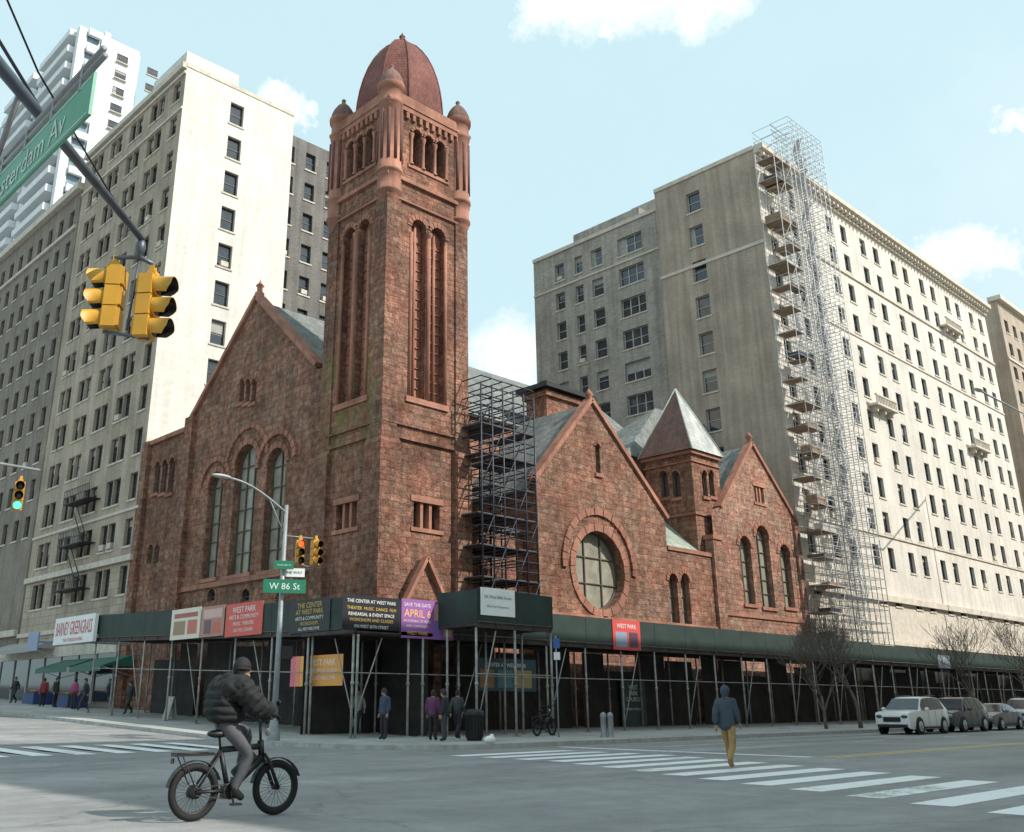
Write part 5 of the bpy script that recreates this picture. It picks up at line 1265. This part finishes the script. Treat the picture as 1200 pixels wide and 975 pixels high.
m_=MB();m_.box(.95,vv-.9,zz-.6,1.05,vv+.9,zz+.6);m_.box(1.05,vv-.05,zz-.05,4.6,vv+.05,zz+.05);tag(m_.build('hanging_sign',cmat((.25,.3,.45)),loc=(1,vv,zz)),'blue and white hanging shop sign left of the red lettered sign','sign')
# ---------------------------------------------------------------- world, sun, camera
el=rad(41);a_=rad(24)
SD=Vector((sin(a_)*cos(el),-cos(a_)*cos(el),sin(el)))
su=bpy.data.lights.new('Sun','SUN');su.energy=5.0;su.angle=rad(.5);su.color=(1,.95,.87)
so=bpy.data.objects.new('Sun',su);COL.objects.link(so);so.rotation_euler=SD.to_track_quat('Z','Y').to_euler();so.location=(0,-60,80)
W=bpy.data.worlds.new('World');S.world=W;W.use_nodes=True;nt=W.node_tree;bg=nt.nodes['Background']
sk=nt.nodes.new('ShaderNodeTexSky');sk.sky_type='NISHITA';sk.sun_disc=False;sk.sun_elevation=el;sk.sun_rotation=atan2(SD.x,SD.y)
sk.air_density=1.0;sk.dust_density=2.0;sk.ozone_density=1.0
tc=nt.nodes.new('ShaderNodeTexCoord');nz=noise(nt,tc.outputs['Generated'],7,9,.68);nz2=noise(nt,tc.outputs['Generated'],2.5,5,.6)
ad=nt.nodes.new('ShaderNodeVectorMath');ad.operation='MULTIPLY_ADD';L(nt,nz.outputs[1],ad.inputs[0]);ad.inputs[1].default_value=(.14,.14,.14);L(nt,tc.outputs['Generated'],ad.inputs[2])
prev=None
for (x,y,r) in ((635,8,.026),(680,12,.03),(735,2,.034),(800,5,.028),(850,-12,.03),(715,42,.012),(318,108,.014),(340,122,.014),(365,135,.012),(600,415,.04),(575,425,.026),(1085,290,.018),(1115,292,.022),(1150,296,.018),(1175,300,.012),(1170,131,.012),(1192,133,.012)):
    d=ray(x,y).normalized()+Vector((.07,.07,.07));vm=nt.nodes.new('ShaderNodeVectorMath');vm.operation='DISTANCE';L(nt,ad.outputs[0],vm.inputs[0]);vm.inputs[1].default_value=d
    mr=nt.nodes.new('ShaderNodeMapRange');mr.inputs[1].default_value=r*1.45;mr.inputs[2].default_value=r*.45;L(nt,vm.outputs['Value'],mr.inputs[0])
    if prev is None:prev=mr.outputs[0]
    else:
        mx=nt.nodes.new('ShaderNodeMath');mx.operation='MAXIMUM';L(nt,prev,mx.inputs[0]);L(nt,mr.outputs[0],mx.inputs[1]);prev=mx.outputs[0]
haze=mixc(nt,.80,sk.outputs[0],(5.0,6.8,7.2))
thin=nt.nodes.new('ShaderNodeMapRange');thin.inputs[1].default_value=.45;thin.inputs[2].default_value=.75;thin.inputs[4].default_value=.35;L(nt,nz2.outputs[0],thin.inputs[0])
c1=mixc(nt,thin.outputs[0],haze,(6.6,7.1,7.2));c2=mixc(nt,prev,c1,(8.2,8.2,8.2))
L(nt,c2,bg.inputs[0]);bg.inputs[1].default_value=.15
cd=bpy.data.cameras.new('Camera');co=bpy.data.objects.new('Camera',cd);COL.objects.link(co);S.camera=co
cd.sensor_width=36;cd.sensor_fit='HORIZONTAL';cd.lens=F/1200*36;cd.shift_x=(600-CX)/1200;cd.shift_y=-(487.5-CY)/1200;cd.clip_end=5000
co.location=CAM;co.rotation_euler=(pi/2+TH,0,YAW-pi/2)
S.view_settings.view_transform='Standard';S.view_settings.look='None';S.view_settings.exposure=0
